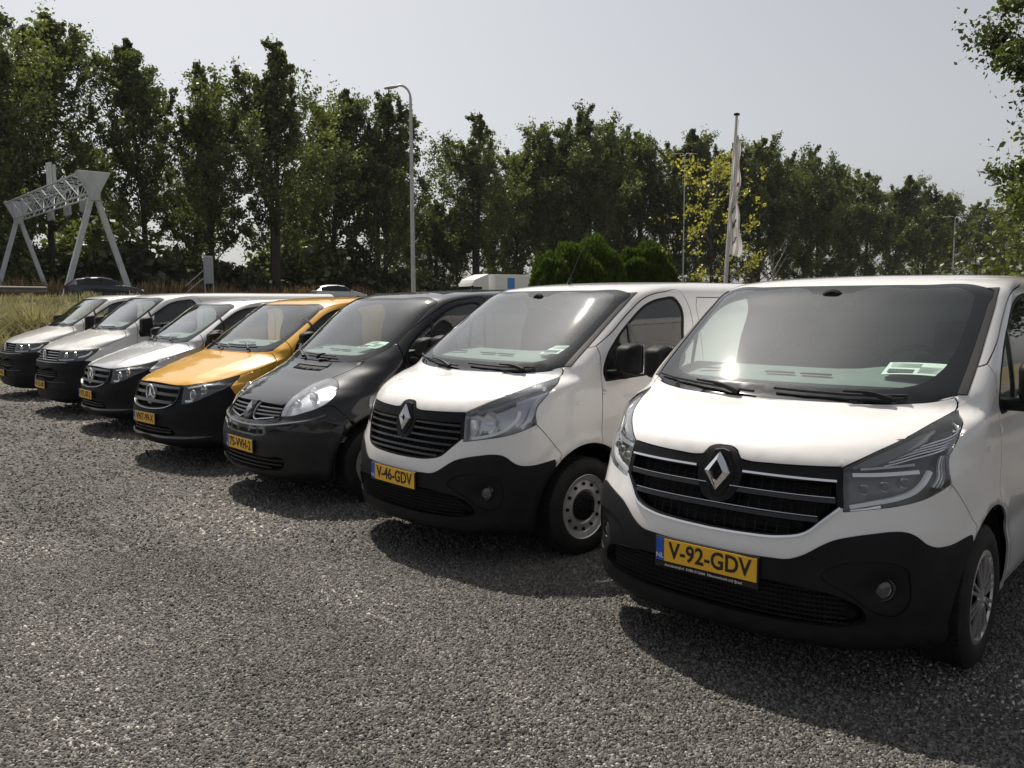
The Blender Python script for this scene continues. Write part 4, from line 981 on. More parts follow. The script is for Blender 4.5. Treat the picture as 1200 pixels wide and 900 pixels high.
def transporter(X, Y, a, label, reg, m, led):
    S = Surf(VW_ROWS, 4.9, vw_disp); root = new_van(X, Y, a, 'delivery_van', label)
    d1, d2 = side_regions(.10, 1.22, 1.78)
    hl = [f_(.47, 1.0, 'c'), f_(.65, 1.012), f_(.80, 1.025), s_(.60, 1.042, 'c'), s_(.57, 1.0), s_(.47, .915), s_(.39, .862), f_(.75, .842), f_(.60, .842), f_(.50, .850, 'c')]
    bon = fl((0, 1.008, 'c'), (.30, 1.008), (.47, 1.007, 'c'), (.65, 1.020), (.80, 1.033))+[s_(.60, 1.05, 'c'), s_(.80, 1.13), s_(1.0, 1.22, 'c'), f_(.775, 1.30), f_(.68, 1.293), f_(.40, 1.292), f_(0, 1.293, 'c')]
    regions = d1+[
        ('front_bumper', [f_(0, .88, 'c'), f_(.50, .88, 'c')]+[s_(.34, .88, 'c'), s_(.40, .85, 'c'), s_(.50, .83), s_(.60, .72, 'c'), s_(.60, .18, 'c'), f_(0, .18, 'c')]),
        ('bonnet', bon),
        ('frit', fl((0, 1.300, 'c'), (.40, 1.300), (.68, 1.303), (.775, 1.318, 'c'), (.79, 1.42), (.785, 1.60), (.765, 1.75), (.745, 1.795), (.68, 1.812), (.4, 1.818), (0, 1.82, 'c'))),
        ('windscreen', fl((0, 1.35, 'c'), (.40, 1.352), (.64, 1.365), (.72, 1.43), (.745, 1.55), (.735, 1.70), (.715, 1.765), (.66, 1.79), (.4, 1.798), (0, 1.80, 'c')))]+d2+[
        ('grille', fl((0, 1.003, 'c'), (.49, 1.0, 'c'), (.52, .850, 'c'), (0, .838, 'c'))),
        ('headlight', hl),
        ('intake', fl((0, .70, 'c'), (.50, .695), (.54, .67), (.54, .60), (.50, .575), (0, .575, 'c'))),
        ('arch', arc(.91, .33, .43, -12, 192)), ('arch2', arc(3.91, .33, .41, -12, 192))]
    sk = Skin(S, regions, gs=.06)
    finish(root, S, sk, m, (.91, 3.91), 1.30, .91, 1.905, .935, 'steel', (2.12, 1.1), [(1.42, 1.22), (1.42, 1.40), (1.42, 1.62)], 1.915, (1.28, 1.33, .895, .21, .29, .16), mm=M_PLAST)
    bp = sk.part('front_bumper', 'front_bumper', M_PLAST, root, off=.004)
    it = sk.part('intake', 'lower_intake', M_DARK, bp, off=-.03, skirt=-.036, gap=0)
    bars(S, it, [(0, .52, .668, .668), (0, .53, .636, .636), (0, .52, .604, .604)], .010, .012, -.010, M_PLASTG)
    gr = sk.part('grille', 'grille', M_DARK, root, off=-.04, skirt=-.042, gap=0)
    sm = M_CHROMED if led else mat('grey_slat', (.16, .16, .165), rough=.3, metal=.5)
    bars(S, gr, [(.10, .468, .975, .972), (.10, .475, .935, .932), (.10, .482, .893, .893), (.0, .49, .856, .858)], .012, .014, -.016, sm)
    for sd in (1, -1):
        stm(S, bp, sd, fl((0, .815), (.4, .815), (.7, .82)), .020, .004, .006, mat('grey_lip', (.10, .10, .105), rough=.3), 'bumper_ledge')
        stm(S, bp, sd, fl((.0, .52), (.4, .52), (.7, .525)), .012, .004, .004, mat('grey_lip', (.10, .10, .105), rough=.3), 'bumper_crease')
        h = sk.part('headlight', 'headlight', M_LAMPD, root, sd, off=-.05, skirt=-.05, gap=.001)
        sk.part('headlight', 'lens', M_LENS, h, sd, off=0, skirt=.008, gap=.0015)
        bowl(S, h, sd, .62, .93, .050, -.025); bowl(S, h, sd, .75, .945, .046, -.025)
        stm(S, h, sd, fl((.52, .868), (.65, .866), (.76, .880)), .018, .010, -.02, M_LAMPW, 'daytime_strip')
        stm(S, h, sd, [f_(.80, .905), s_(.45, .95), s_(.50, 1.0)], .03, .010, -.02, M_LAMPR, 'side_reflector')
    c = S.at(0, .922, .008); o = MB(); r = .078
    o.tube([c+Vector((0, r*math.cos(2*math.pi*k/28), r*math.sin(2*math.pi*k/28))) for k in range(29)], .006, 6, cap=False)
    for s_g in (1, -1):
        o.tube([c+Vector((0, s_g*.028, .070)), c+Vector((0, 0, .004))], .006, 5)
        o.tube([c+Vector((0, s_g*.058, .048)), c+Vector((0, s_g*.028, -.066)), c+Vector((0, 0, -.008))], .006, 5)
    gb = obj('emblem_plinth', [c+Vector((-.006, r*math.cos(2*math.pi*k/24), r*math.sin(2*math.pi*k/24))) for k in range(24)], [tuple(range(24))], M_PLASTG, gr)
    o.build('emblem', M_CHROME, root)
    plate(root, S, .465, reg, x_out=.022)
    wiper(root, S, [(-.70, 1.36), (-.50, 1.345), (-.30, 1.338), (-.12, 1.335)], (-.20, 1.305))
    wiper(root, S, [(-.06, 1.345), (.15, 1.342), (.35, 1.345), (.50, 1.35)], (.44, 1.31))
    return root, S

trafic3(.893, 3.71, 42.57, 'large white van nearest the camera with chrome-edged grille and plate V-92-GDV', 'V-92-GDV', True, 'Autobedrijf.nl  0180-312666  Nieuwerkerk a/d IJssel', 'white price sheet on the dashboard of the nearest white van')
trafic3(-.817, 5.578, 47.84, 'white van with bare steel wheels and plate V-46-GDV beside the black van', 'V-46-GDV', False, None, 'white price sheet on the dashboard of the white van V-46-GDV')
trafic2(-2.40, 7.21, 47.64, 'glossy black van with rounded clear headlights and bonnet vent, plate 75-VVH-2', '75-VVH-2', 'white price sheet on the dashboard of the black van')
vito(-3.967, 8.829, 43.0, 'yellow van with black bumper and star badge, plate VNT-99-X', 'VNT-99-X', M_YELLOW)
vito(-5.797, 11.144, 46.26, 'silver van with black bumper and star badge beside the yellow van', 'VTL-07-L', M_SILVER)
transporter(-7.457, 12.98, 45.7, 'white van with round badge and black bumper between the silver van and the leftmost van', 'V-731-HR', M_WHITE2, True)
transporter(-9.509, 15.307, 47.23, 'leftmost white van at the far end of the row, next to tall dry grass', 'V-514-KL', M_WHITE2, False)
# ================================================================ surroundings
FPX = 964.6; PIT = R(5.667)
def wx_(px, Y): return (px-600)/FPX*(Y*math.cos(PIT)+.0)
def wz_(py, Y): return CAM_H+Y*math.tan(math.atan((450-py)/FPX)-PIT)
ROAD = np.array([(-120, -60), (-75, 0), (-30, 55), (0, 92), (40, 128), (120, 190), (380, 368)], float)
RZ = [2.2, 2.1, 1.85, 1.1, .8, .8, .8]
def road_near(P):
    """distance to the road's middle line and the road level there"""
    P = np.asarray(P, float); best = np.full(len(P), 1e9); lev = np.zeros(len(P))
    for i in range(len(ROAD)-1):
        a, b = ROAD[i], ROAD[i+1]; d = b-a; t = np.clip(((P-a)@d)/(d@d), 0, 1); q = a+t[:, None]*d
        r = np.linalg.norm(P-q, axis=1); k = r < best; best[k] = r[k]; lev[k] = (RZ[i]+(RZ[i+1]-RZ[i])*t)[k]
    return best, lev
def ground_z(P):
    """embankment: falls to the yard on the near side, stays up at road level beyond"""
    P = np.asarray(P, float); r, l = road_near(P); far = np.zeros(len(P), bool)
    for i in range(len(ROAD)-1):
        a, b = ROAD[i], ROAD[i+1]; d = b-a; t = ((P-a)@d)/(d@d); k = (t >= -.02) & (t <= 1.02); c = d[0]*(P[:, 1]-a[1])-d[1]*(P[:, 0]-a[0]); far |= k & (c > 0)
    t = np.clip((r-11)/9, 0, 1); s = t*t*(3-2*t); return np.where(far, l-.25*s, l*(1-s)-.02*s)
# terrain: one sheet out to the horizon
xs = np.concatenate([np.linspace(-500, -160, 9), np.arange(-150, 151, 3.0), np.linspace(160, 500, 9)])
ys = np.concatenate([np.linspace(-160, -40, 5), np.arange(-36, 221, 3.0), np.linspace(230, 950, 14)])
GX, GY = np.meshgrid(xs, ys); GP = np.stack([GX.ravel(), GY.ravel()], 1); GZ = ground_z(GP)-.02
nx = len(xs); idx = np.arange(len(GP)).reshape(len(ys), nx)
GF = np.stack([idx[:-1, :-1].ravel(), idx[:-1, 1:].ravel(), idx[1:, 1:].ravel(), idx[1:, :-1].ravel()], 1)
def noise_mat(name, cols, scale, rough=.9, detail=8, bump=0.0, bscale=60, pos=None, dist=.02):
    m = bpy.data.materials.new(name); m.use_nodes = True; n, l = m.node_tree.nodes, m.node_tree.links; b = n['Principled BSDF']
    b.inputs['Roughness'].default_value = rough; b.inputs['Specular IOR Level'].default_value = .25
    tc = n.new('ShaderNodeTexCoord'); t = n.new('ShaderNodeTexNoise'); t.inputs['Scale'].default_value = scale; t.inputs['Detail'].default_value = detail
    l.new(tc.outputs['Object'], t.inputs['Vector']); r = n.new('ShaderNodeValToRGB'); e = r.color_ramp.elements
    while len(e) < len(cols): e.new(.5)
    for i, c in enumerate(cols): e[i].position = .3+.4*i/(len(cols)-1) if pos is None else pos[i]; e[i].color = (*c, 1)
    l.new(t.outputs['Fac'], r.inputs['Fac']); l.new(r.outputs[0], b.inputs['Base Color'])
    if bump:
        t2 = n.new('ShaderNodeTexNoise'); t2.inputs['Scale'].default_value = bscale; t2.inputs['Detail'].default_value = 5; l.new(tc.outputs['Object'], t2.inputs['Vector'])
        bp = n.new('ShaderNodeBump'); bp.inputs['Strength'].default_value = bump; bp.inputs['Distance'].default_value = dist
        l.new(t2.outputs['Fac'], bp.inputs['Height']); l.new(bp.outputs[0], b.inputs['Normal'])
    MATS[name] = m; return m
o = obj_np('terrain', np.column_stack([GP, GZ]), GF, noise_mat('rough_grass', [(.05, .06, .02), (.12, .10, .045), (.20, .16, .09)], 1.2, bump=.6, bscale=18, dist=.1), smooth=True); o['kind'] = 'structure'
# highway
V = []; F = []; k = 0
RP = smooth_pts([tuple(p) for p in ROAD], False, 6.0); rz = ground_z(RP)
T = np.gradient(RP, axis=0); T /= np.linalg.norm(T, axis=1, keepdims=True); Nn = np.stack([T[:, 1], -T[:, 0]], 1)
def road_strip(name, o0, o1, dz, m, parent=None):
    V = np.vstack([np.column_stack([RP+Nn*o0, rz+dz]), np.column_stack([RP+Nn*o1, rz+dz])]); n = len(RP)
    F = np.array([(i, i+1, n+i+1, n+i) for i in range(n-1)]); return obj_np(name, V, F, m, parent)
hw = road_strip('highway', -10.5, 10.5, .05, noise_mat('asphalt', [(.04, .04, .042), (.06, .06, .06)], 8)); hw['kind'] = 'structure'
M_MARK = mat('road_paint', (.75, .75, .72), rough=.7)
for q in (-9.6, -.6, .6, 9.6): road_strip('edge_line', q-.08, q+.08, .056, M_MARK, hw)
# gravel yard
M_GRAVEL = None
def gravel_mat():
    m = bpy.data.materials.new('gravel'); m.use_nodes = True; n, l = m.node_tree.nodes, m.node_tree.links; b = n['Principled BSDF']
    b.inputs['Roughness'].default_value = .85; b.inputs['Specular IOR Level'].default_value = .25
    tc = n.new('ShaderNodeTexCoord')
    vo = n.new('ShaderNodeTexVoronoi'); vo.inputs['Scale'].default_value = 84; vo.inputs['Randomness'].default_value = 1
    l.new(tc.outputs['Object'], vo.inputs['Vector'])
    sep = n.new('ShaderNodeSeparateColor'); l.new(vo.outputs['Color'], sep.inputs[0])
    r = n.new('ShaderNodeValToRGB'); e = r.color_ramp.elements; e.new(.5); e.new(.85)
    for i, (p, c) in enumerate(((0, (.046, .043, .040)), (.45, (.128, .121, .111)), (.85, (.235, .220, .202)), (1, (.50, .47, .43)))): e[i].position = p; e[i].color = (*c, 1)
    l.new(sep.outputs[0], r.inputs['Fac'])
    big = n.new('ShaderNodeTexNoise'); big.inputs['Scale'].default_value = .55; big.inputs['Detail'].default_value = 6; l.new(tc.outputs['Object'], big.inputs['Vector'])
    mr = n.new('ShaderNodeMapRange'); mr.inputs['From Min'].default_value = .3; mr.inputs['From Max'].default_value = .7; mr.inputs['To Min'].default_value = .66; mr.inputs['To Max'].default_value = 1.3; l.new(big.outputs[0], mr.inputs[0])
    mx = n.new('ShaderNodeMix'); mx.data_type = 'RGBA'; mx.blend_type = 'MULTIPLY'; mx.inputs[0].default_value = 1
    cb = n.new('ShaderNodeCombineColor'); [l.new(mr.outputs[0], cb.inputs[i]) for i in range(3)]
    l.new(r.outputs[0], mx.inputs[6]); l.new(cb.outputs[0], mx.inputs[7]); l.new(mx.outputs[2], b.inputs['Base Color'])
    bp = n.new('ShaderNodeBump'); bp.inputs['Strength'].default_value = 1.0; bp.inputs['Distance'].default_value = .024; bp.invert = True
    l.new(vo.outputs['Distance'], bp.inputs['Height'])
    n2 = n.new('ShaderNodeTexNoise'); n2.inputs['Scale'].default_value = 7; n2.inputs['Detail'].default_value = 5; l.new(tc.outputs['Object'], n2.inputs['Vector'])
    b2 = n.new('ShaderNodeBump'); b2.inputs['Strength'].default_value = .5; b2.inputs['Distance'].default_value = .05; l.new(n2.outputs[0], b2.inputs['Height']); l.new(bp.outputs[0], b2.inputs['Normal'])
    l.new(b2.outputs[0], b.inputs['Normal']); return m
M_GRAVEL = gravel_mat()
lot = [(-13.6, 19.5), (-10.2, 17.4), (-6, 20.5), (4, 26), (26, 26), (26, -8), (-26, -8), (-26, 8), (-18, 14)]
LP = smooth_pts(lot, True, .35); LP = LP+rng.normal(0, .03, LP.shape)
o = obj('gravel_yard', [(x, y, .004) for x, y in LP], [tuple(range(len(LP)))[::-1]], M_GRAVEL); o['kind'] = 'structure'
if o.data.polygons[0].normal.z < 0: o.data.flip_normals()
# loose stones near the camera
def stones(n_near, n_far):
    P = []
    def inside(p, vans=True):
        return p
    # perspective-weighted: uniform in the picture
    for n, y0, y1, s0, s1 in ((n_near, 2.3, 5.6, .0038, .0095), (n_far, 5.6, 19.0, .007, .014)):
        t = rng.random(n); Y = 1/(1/y0+(1/y1-1/y0)*t) if n == n_far else np.sqrt(y0*y0+(y1*y1-y0*y0)*t)
        X = (rng.random(n)*2-1)*(Y*.68+.5); X = np.where((X > 2.5) & (Y > 5.6), -Y*.62-X*.55, X); s = (s0+(s1-s0)*rng.random(n)**2)*np.clip(Y/7, 1, 1.9)
        P.append(np.column_stack([X, Y, s]))
    P = np.vstack(P); n = len(P); s = P[:, 2]
    ring = rng.random((n, 1))*2*np.pi+np.arange(5)*2*np.pi/5+rng.normal(0, .22, (n, 5))
    el = 1.1+.8*rng.random((n, 1)); ang = rng.random((n, 1))*np.pi
    def xy(rad, a):
        x = rad*np.cos(a)*el; y = rad*np.sin(a); return x*np.cos(ang)-y*np.sin(ang), x*np.sin(ang)+y*np.cos(ang)
    r1 = s[:, None]*(.85+.3*rng.random((n, 5))); x1, y1 = xy(r1, ring)
    hh = s*(.40+.65*rng.random(n)); tx = rng.normal(0, .28, n)*s; ty = rng.normal(0, .28, n)*s
    r2 = r1*(.45+.25*rng.random((n, 5))); x2, y2 = xy(r2, ring+rng.normal(0, .15, (n, 5)))
    slope = rng.normal(0, .35, (n, 2))
    V = np.zeros((n, 10, 3))
    V[:, :5, 0] = x1; V[:, :5, 1] = y1; V[:, :5, 2] = -.003
    V[:, 5:, 0] = x2+tx[:, None]; V[:, 5:, 1] = y2+ty[:, None]; V[:, 5:, 2] = hh[:, None]+(x2*slope[:, :1]+y2*slope[:, 1:])
    V[:, :, 0] += P[:, :1]; V[:, :, 1] += P[:, 1:2]; V[:, :, 2] += .005
    F = []
    for k in range(5): F += [(k, (k+1) % 5, 5+(k+1) % 5), (k, 5+(k+1) % 5, 5+k)]
    F += [(5, 6, 7), (5, 7, 8), (5, 8, 9)]
    F = np.array(F); FF = (F[None]+np.arange(n)[:, None, None]*10).reshape(-1, 3)
    lf = .5+.16*np.sin(P[:, 0]*1.3+1.7*np.sin(P[:, 1]*.7))*np.sin(P[:, 1]*1.1+.8)+.10*np.sin(P[:, 0]*3.1+P[:, 1]*2.3)+.08*np.sin((P[:, 0]+P[:, 1])*.9)*np.sin(P[:, 1]*4.7)
    w_ = (P[:, 0]*.70+P[:, 1]*.71); lf = lf-.22*np.exp(-((w_-2.2+.10*np.sin(P[:, 0]*1.4))/.16)**2)-.18*np.exp(-((w_-.75+.12*np.sin(P[:, 1]*1.1))/.18)**2)
    tone = np.repeat(np.clip(rng.random(n)*.86+.75*(lf-.5)+.04, 0, 1), 10)
    return V.reshape(-1, 3), FF, tone
m = bpy.data.materials.new('loose_stone'); m.use_nodes = True; n_, l_ = m.node_tree.nodes, m.node_tree.links; b_ = n_['Principled BSDF']
b_.inputs['Roughness'].default_value = .8; b_.inputs['Specular IOR Level'].default_value = .3
at_ = n_.new('ShaderNodeAttribute'); at_.attribute_name = 'tone'; r_ = n_.new('ShaderNodeValToRGB'); e_ = r_.color_ramp.elements; e_.new(.5); e_.new(.8)
for i, (p, c) in enumerate(((0, (.046, .043, .040)), (.5, (.128, .121, .111)), (.93, (.235, .220, .202)), (1, (.55, .52, .47)))): e_[i].position = p; e_[i].color = (*c, 1)
l_.new(at_.outputs['Fac'], r_.inputs[0]); l_.new(r_.outputs[0], b_.inputs['Base Color'])
V, F, tone = stones(105000, 62000)
tag(obj_np('loose_gravel', V, F, m, attr=tone), 'loose grey crushed stones covering the yard in front of the vans', 'gravel', kind='stuff')

# ---------------------------------------------------------------- foliage
def leaf_mat(name, c0, c1, trans=.35, gloss=.12):
    m = bpy.data.materials.new(name); m.use_nodes = True; n, l = m.node_tree.nodes, m.node_tree.links; n.remove(n['Principled BSDF']); out = n['Material Output']
    a = n.new('ShaderNodeAttribute'); a.attribute_name = 'tone'; r = n.new('ShaderNodeValToRGB'); e = r.color_ramp.elements; e[0].color = (*c0, 1); e[1].color = (*c1, 1)
    l.new(a.outputs['Fac'], r.inputs[0])
    d = n.new('ShaderNodeBsdfDiffuse'); t = n.new('ShaderNodeBsdfTranslucent'); gl = n.new('ShaderNodeBsdfGlossy'); gl.inputs['Roughness'].default_value = .45; gl.inputs[0].default_value = (.9, .95, .9, 1)
    l.new(r.outputs[0], d.inputs[0])
    mx = n.new('ShaderNodeMix'); mx.data_type = 'RGBA'; mx.blend_type = 'MULTIPLY'; mx.inputs[0].default_value = 1; mx.inputs[7].default_value = (1.1, 1.25, .55, 1); l.new(r.outputs[0], mx.inputs[6]); l.new(mx.outputs[2], t.inputs[0])
    s1 = n.new('ShaderNodeMixShader'); s1.inputs[0].default_value = trans; l.new(d.outputs[0], s1.inputs[1]); l.new(t.outputs[0], s1.inputs[2])
    s2 = n.new('ShaderNodeMixShader'); s2.inputs[0].default_value = gloss; l.new(s1.outputs[0], s2.inputs[1]); l.new(gl.outputs[0], s2.inputs[2])
    l.new(s2.outputs[0], out.inputs['Surface']); MATS[name] = m; return m
M_LEAF = leaf_mat('poplar_leaves', (.064, .078, .026), (.195, .210, .068), .42, .05)
M_LEAFN = leaf_mat('near_poplar_leaves', (.048, .064, .018), (.15, .17, .05), .40, .05)
M_BUSH = leaf_mat('shrub_leaves', (.035, .042, .018), (.11, .115, .055), .25, .03)
M_OLIVE = leaf_mat('olive_leaves', (.045, .055, .016), (.14, .145, .045), .36, .04)
M_YLEAF = leaf_mat('yellow_leaves', (.24, .23, .05), (.54, .47, .14), .45, .05)
M_CONI = leaf_mat('conifer_sprays', (.022, .042, .010), (.090, .135, .028), .34, .02)
M_DRY = leaf_mat('dry_grass_blades', (.18, .145, .10), (.46, .40, .31), .3, .05)
M_WEED = leaf_mat('dry_weed_stalks', (.17, .105, .06), (.46, .31, .19), .35, .02)
M_GRASS = leaf_mat('green_grass_blades', (.06, .09, .015), (.22, .26, .05), .4, .05)
M_BARK = mat('bark', (.05, .043, .035), rough=.9, noise=.4, nscale=6, bump=.5, bscale=30)
M_TWIG = mat('pale_twigs', (.22, .20, .17), rough=.9)
def leaves(C, size, out=None, up=.3, aspect=1.4, jit=.35):
    """C (n,3) centres -> diamond leaves of random facing; returns V,F,tone"""
    n = len(C); s = size*(1+jit*rng.normal(0, 1, n)).clip(.5, 1.8)
    N = rng.normal(0, 1, (n, 3)); N[:, 2] += up; 
    if out is not None: N += out
    N /= np.linalg.norm(N, axis=1, keepdims=True); A = rng.normal(0, 1, (n, 3)); A -= N*np.sum(A*N, 1, keepdims=True); A /= np.linalg.norm(A, axis=1, keepdims=True); B = np.cross(N, A)
    s = s[:, None]; V = np.stack([C-A*s*aspect*.5, C+B*s*.42-A*s*.08+N*s*.10, C+A*s*aspect*.5, C-B*s*.42-A*s*.08+N*s*.10], 1)
    F = np.arange(n*4).reshape(n, 4); return V.reshape(-1, 3), F
class Wood:
    def __init__(s): s.m = MB()
    def limb(s, p0, d, L, r0, r1, bend=.15, n=5, lift=.0):
        p = Vector(p0); d = Vector(d).normalized(); pts = [p.copy()]; side = Vector(rng.normal(0, 1, 3))
        for k in range(n):
            d = (d+side*bend*.3*rng.normal()+Vector((0, 0, lift))).normalized(); p = p+d*(L/n); pts.append(p.copy())
        s.m.tube(pts, [r0+(r1-r0)*k/n for k in range(n+1)], 6 if r0 > .05 else 4, cap=False); return pts
def poplar(H, crown0, rad, nl, leaf, nlimb=34, seed=0, multi=1, sub=3, spread=.30, droop=.0, el0=28):
    """returns (trunk mesh builder, leaf V,F,tone); limbs carry side branches, leaves sit along those"""
    global rng
    keep = rng; rng = np.random.default_rng(seed); w = Wood(); C = []; O = []; tone = []
    stems = []
    for q in range(multi):
        off = Vector((rng.normal(0, .5), rng.normal(0, .5), 0)) if multi > 1 else Vector((0, 0, 0)); lean = Vector((off.x*.06+rng.normal(0, .02), off.y*.06+rng.normal(0, .02), 1))
        stems.append(w.limb(off, lean, H*(.92 if q == 0 else .75+.12*rng.random()), H*.0125, H*.002, .06, 10))
    for i in range(nlimb):
        st = stems[i % multi]; t = (i+.5)/nlimb; t = t**.85; z = crown0+(1-crown0)*t*.95
        k = min(z*10, 9.99); a, b = st[int(k)], st[min(int(k)+1, 10)]; p = a.lerp(b, k-int(k))
        env = rad*(math.sin(min(1, (t*.93+.16))**.85*math.pi)**.7)*(.55+.75*rng.random())
        az = i*2.399+rng.normal(0, .4); el = R(el0+30*rng.random()+20*t)
        L = max(env/max(.62, math.cos(el)), H*.03); d = Vector((math.cos(az)*math.cos(el), math.sin(az)*math.cos(el), math.sin(el)))
        pts = w.limb(p, d, L, (.04+.05*(1-t))*H/28, .012*H/28, .25, 5, .05)
        lt = .18*rng.normal()
        for j in range(1, 6):
            if j == 1 and rng.random() < .6: continue
            for q in range(sub):
                sd = Vector(rng.normal(0, 1, 3))+Vector(d)*.5+Vector((0, 0, .55-droop)); sl_ = L*(.16+spread*rng.random())*(1.15-.10*j)+.25*H/28
                e = w.limb(pts[j], sd, sl_, .018*H/28, .006*H/28, .3, 3, .03)
                m_ = int(nl*(.35+1.2*rng.random())*(.4+.13*j)); tt = rng.random(m_)**.8
                Q = np.array([np.array(v) for v in e]); kk = tt*3*.999; i0 = kk.astype(int); P = Q[i0]+(Q[np.minimum(i0+1, 3)]-Q[i0])*(kk-i0)[:, None]
                sg = (.10+.16*rng.random())*(.5+sl_)*.55
                u = rng.normal(0, 1, (m_, 3)); P = P+u*sg*np.array([1, 1, 1.1]); C.append(P); O.append(u*.25)
                tone.append(np.clip(.42+lt+.12*rng.normal()+.22*rng.normal(0, 1, m_), 0, 1))
    C = np.vstack(C); O = np.vstack(O); tone = np.concatenate(tone)
    V, F = leaves(C, leaf, O); rng = keep
    return w.m, V, F, np.repeat(tone, 4)
def tree_proto(args, lm):
    w, V, F, tn = poplar(**args)
    tr = w.build('trunk', M_BARK, None, smooth=True); cr = obj_np('crown', V, F, lm, attr=tn)
    a, b = tr.data, cr.data; bpy.data.objects.remove(tr); bpy.data.objects.remove(cr); return a, b
def put_tree(name, data, x, y, rz, sc, label, group, zb=None, sz=None, cat='tree'):
    z = float(ground_z(np.array([[x, y]]))[0])-.1 if zb is None else zb
    e = empty(name, (x, y, z), rz, label, cat, group); e.scale = (sc, sc, sz or sc)
    link(bpy.data.objects.new('trunk', data[0]), e); link(bpy.data.objects.new('crown', data[1]), e); return e
TP = [tree_proto(dict(H=28, crown0=.20, rad=5.4, nl=80, leaf=.215, nlimb=46, seed=3, multi=1, spread=.34), M_LEAF),
      tree_proto(dict(H=28, crown0=.16, rad=5.8, nl=80, leaf=.215, nlimb=48, seed=5, multi=2, spread=.34), M_LEAF),
      tree_proto(dict(H=28, crown0=.08, rad=5.6, nl=104, leaf=.23, nlimb=54, seed=8, multi=1, spread=.30), M_LEAF),
      tree_proto(dict(H=28, crown0=.05, rad=6.2, nl=108, leaf=.23, nlimb=56, seed=11, multi=2, spread=.30), M_LEAF)]
def top_of(d):
    a = np.empty(len(d[1].vertices)*3, np.float32); d[1].vertices.foreach_get('co', a); return float(np.percentile(a[2::3], 99.85))
TH = [top_of(d) for d in TP]
G = 'poplars in the belt behind the highway'
named = [(8, -12, 74, 1, 'tall dark poplar at the left picture edge behind the gantry'), (62, 8, 78, 0, 'tall poplar rising right of the gantry masts with tip just below the picture top'),
         (178, 46, 85, 0, 'poplar with bare lower trunk right of the gantry leg'), (262, 78, 88, 1, 'slim poplar between two taller ones left of the lamp post'), (318, 52, 86, 1, 'tall poplar with forked trunk above the white hatchback'),
         (392, 100, 98, 2, 'poplar just left of the lamp post, its left half'), (446, 104, 100, 3, 'poplar standing directly behind the lamp post'), (556, 138, 114, 1, 'loose poplar with visible stem above the white lorry'), (604, 160, 120, 2, 'lower poplar right of the one above the lorry')]
for i, (px, top, Y, k, lab) in enumerate(named):
    x = wx_(px, Y); zb = float(ground_z(np.array([[x, Y]]))[0]); H = wz_(top, Y)-zb
    put_tree('poplar_tree', TP[k], x, Y, i*1.9+.4, H/TH[k], lab, G)
ORD = 'first second third fourth fifth sixth seventh eighth ninth tenth eleventh twelfth thirteenth fourteenth fifteenth sixteenth seventeenth eighteenth'.split()
for i, (px, top, Y, k) in enumerate([(655, 148, 124, 2), (690, 130, 126, 3), (722, 140, 132, 2), (752, 150, 134, 3), (790, 152, 136, 2), (815, 165, 140, 3), (852, 172, 142, 2), (885, 163, 145, 3), (918, 172, 150, 2), (955, 176, 154, 3), (985, 192, 160, 2), (1015, 200, 166, 3), (1045, 208, 174, 2), (1075, 218, 182, 3), (1105, 230, 192, 2), (1140, 238, 204, 3), (1180, 245, 214, 2), (1225, 250, 224, 3)]):
    x = wx_(px, Y); zb = float(ground_z(np.array([[x, Y]]))[0]); H = wz_(top, Y)-zb
    put_tree('poplar_tree', TP[k], x, Y, i*2.3, H/TH[k], ORD[i]+' dark poplar right of the lorry in the closed tree belt, counted from the left', G)
# second rank that closes the gaps low down
for i, (px, Y, h) in enumerate([(30, 92, 21), (120, 96, 21), (228, 100, 21), (345, 108, 20), (484, 112, 19), (512, 116, 17), (535, 118, 17), (640, 134, 20), (580, 128, 20), (-60, 78, 24), (-120, 80, 25), (-190, 84, 26), (-270, 82, 27), (-360, 80, 26), (-470, 78, 27)]):
    put_tree('poplar_tree', TP[2+i % 2], wx_(px, Y), Y, i*1.3, h/28, 'smaller poplar of the second rank filling a gap in the tree belt', 'second rank of poplars', sz=h/28)
# undergrowth along the belt
def bush(rad, h, n, leaf, seed, lm, ncl=26):
    global rng
    keep = rng; rng = np.random.default_rng(seed); C = []; O = []; tone = []; w = Wood()
    for k in range(ncl):
        a = rng.random()*6.283; r = rad*math.sqrt(rng.random())*.85; c = np.array([r*math.cos(a), r*math.sin(a), h*(.15+.7*rng.random()*(1-.5*(r/rad)**2))])
        m_ = int(n/ncl*(.6+.8*rng.random())); u = rng.normal(0, 1, (m_, 3)); u /= np.linalg.norm(u, axis=1, keepdims=True)
        C.append(c+u*(rng.random((m_, 1))**.5)*(.25+.3*rng.random())*h*.55); O.append(u*.6); tone.append(np.clip(.45+.2*rng.normal()+.25*rng.normal(0, 1, m_), 0, 1))
        w.limb((r*.2*math.cos(a), r*.2*math.sin(a), 0), (c[0], c[1], c[2]), np.linalg.norm(c), .03, .008, .2, 4)
    C = np.vstack(C); C[:, 2] = np.abs(C[:, 2]); V, F = leaves(C, leaf, np.vstack(O)); rng = keep
    tr = w.m.build('trunk', M_BARK, None); cr = obj_np('crown', V, F, lm, attr=np.repeat(np.concatenate(tone), 4)); a, b = tr.data, cr.data
    bpy.data.objects.remove(tr); bpy.data.objects.remove(cr); return a, b
BP = [bush(2.6, 3.6, 3600, .26, 21, M_BUSH), bush(2.2, 4.6, 3600, .26, 22, M_LEAF), bush(3.0, 2.8, 3600, .24, 23, M_BUSH)]
r2 = np.random.default_rng(4)
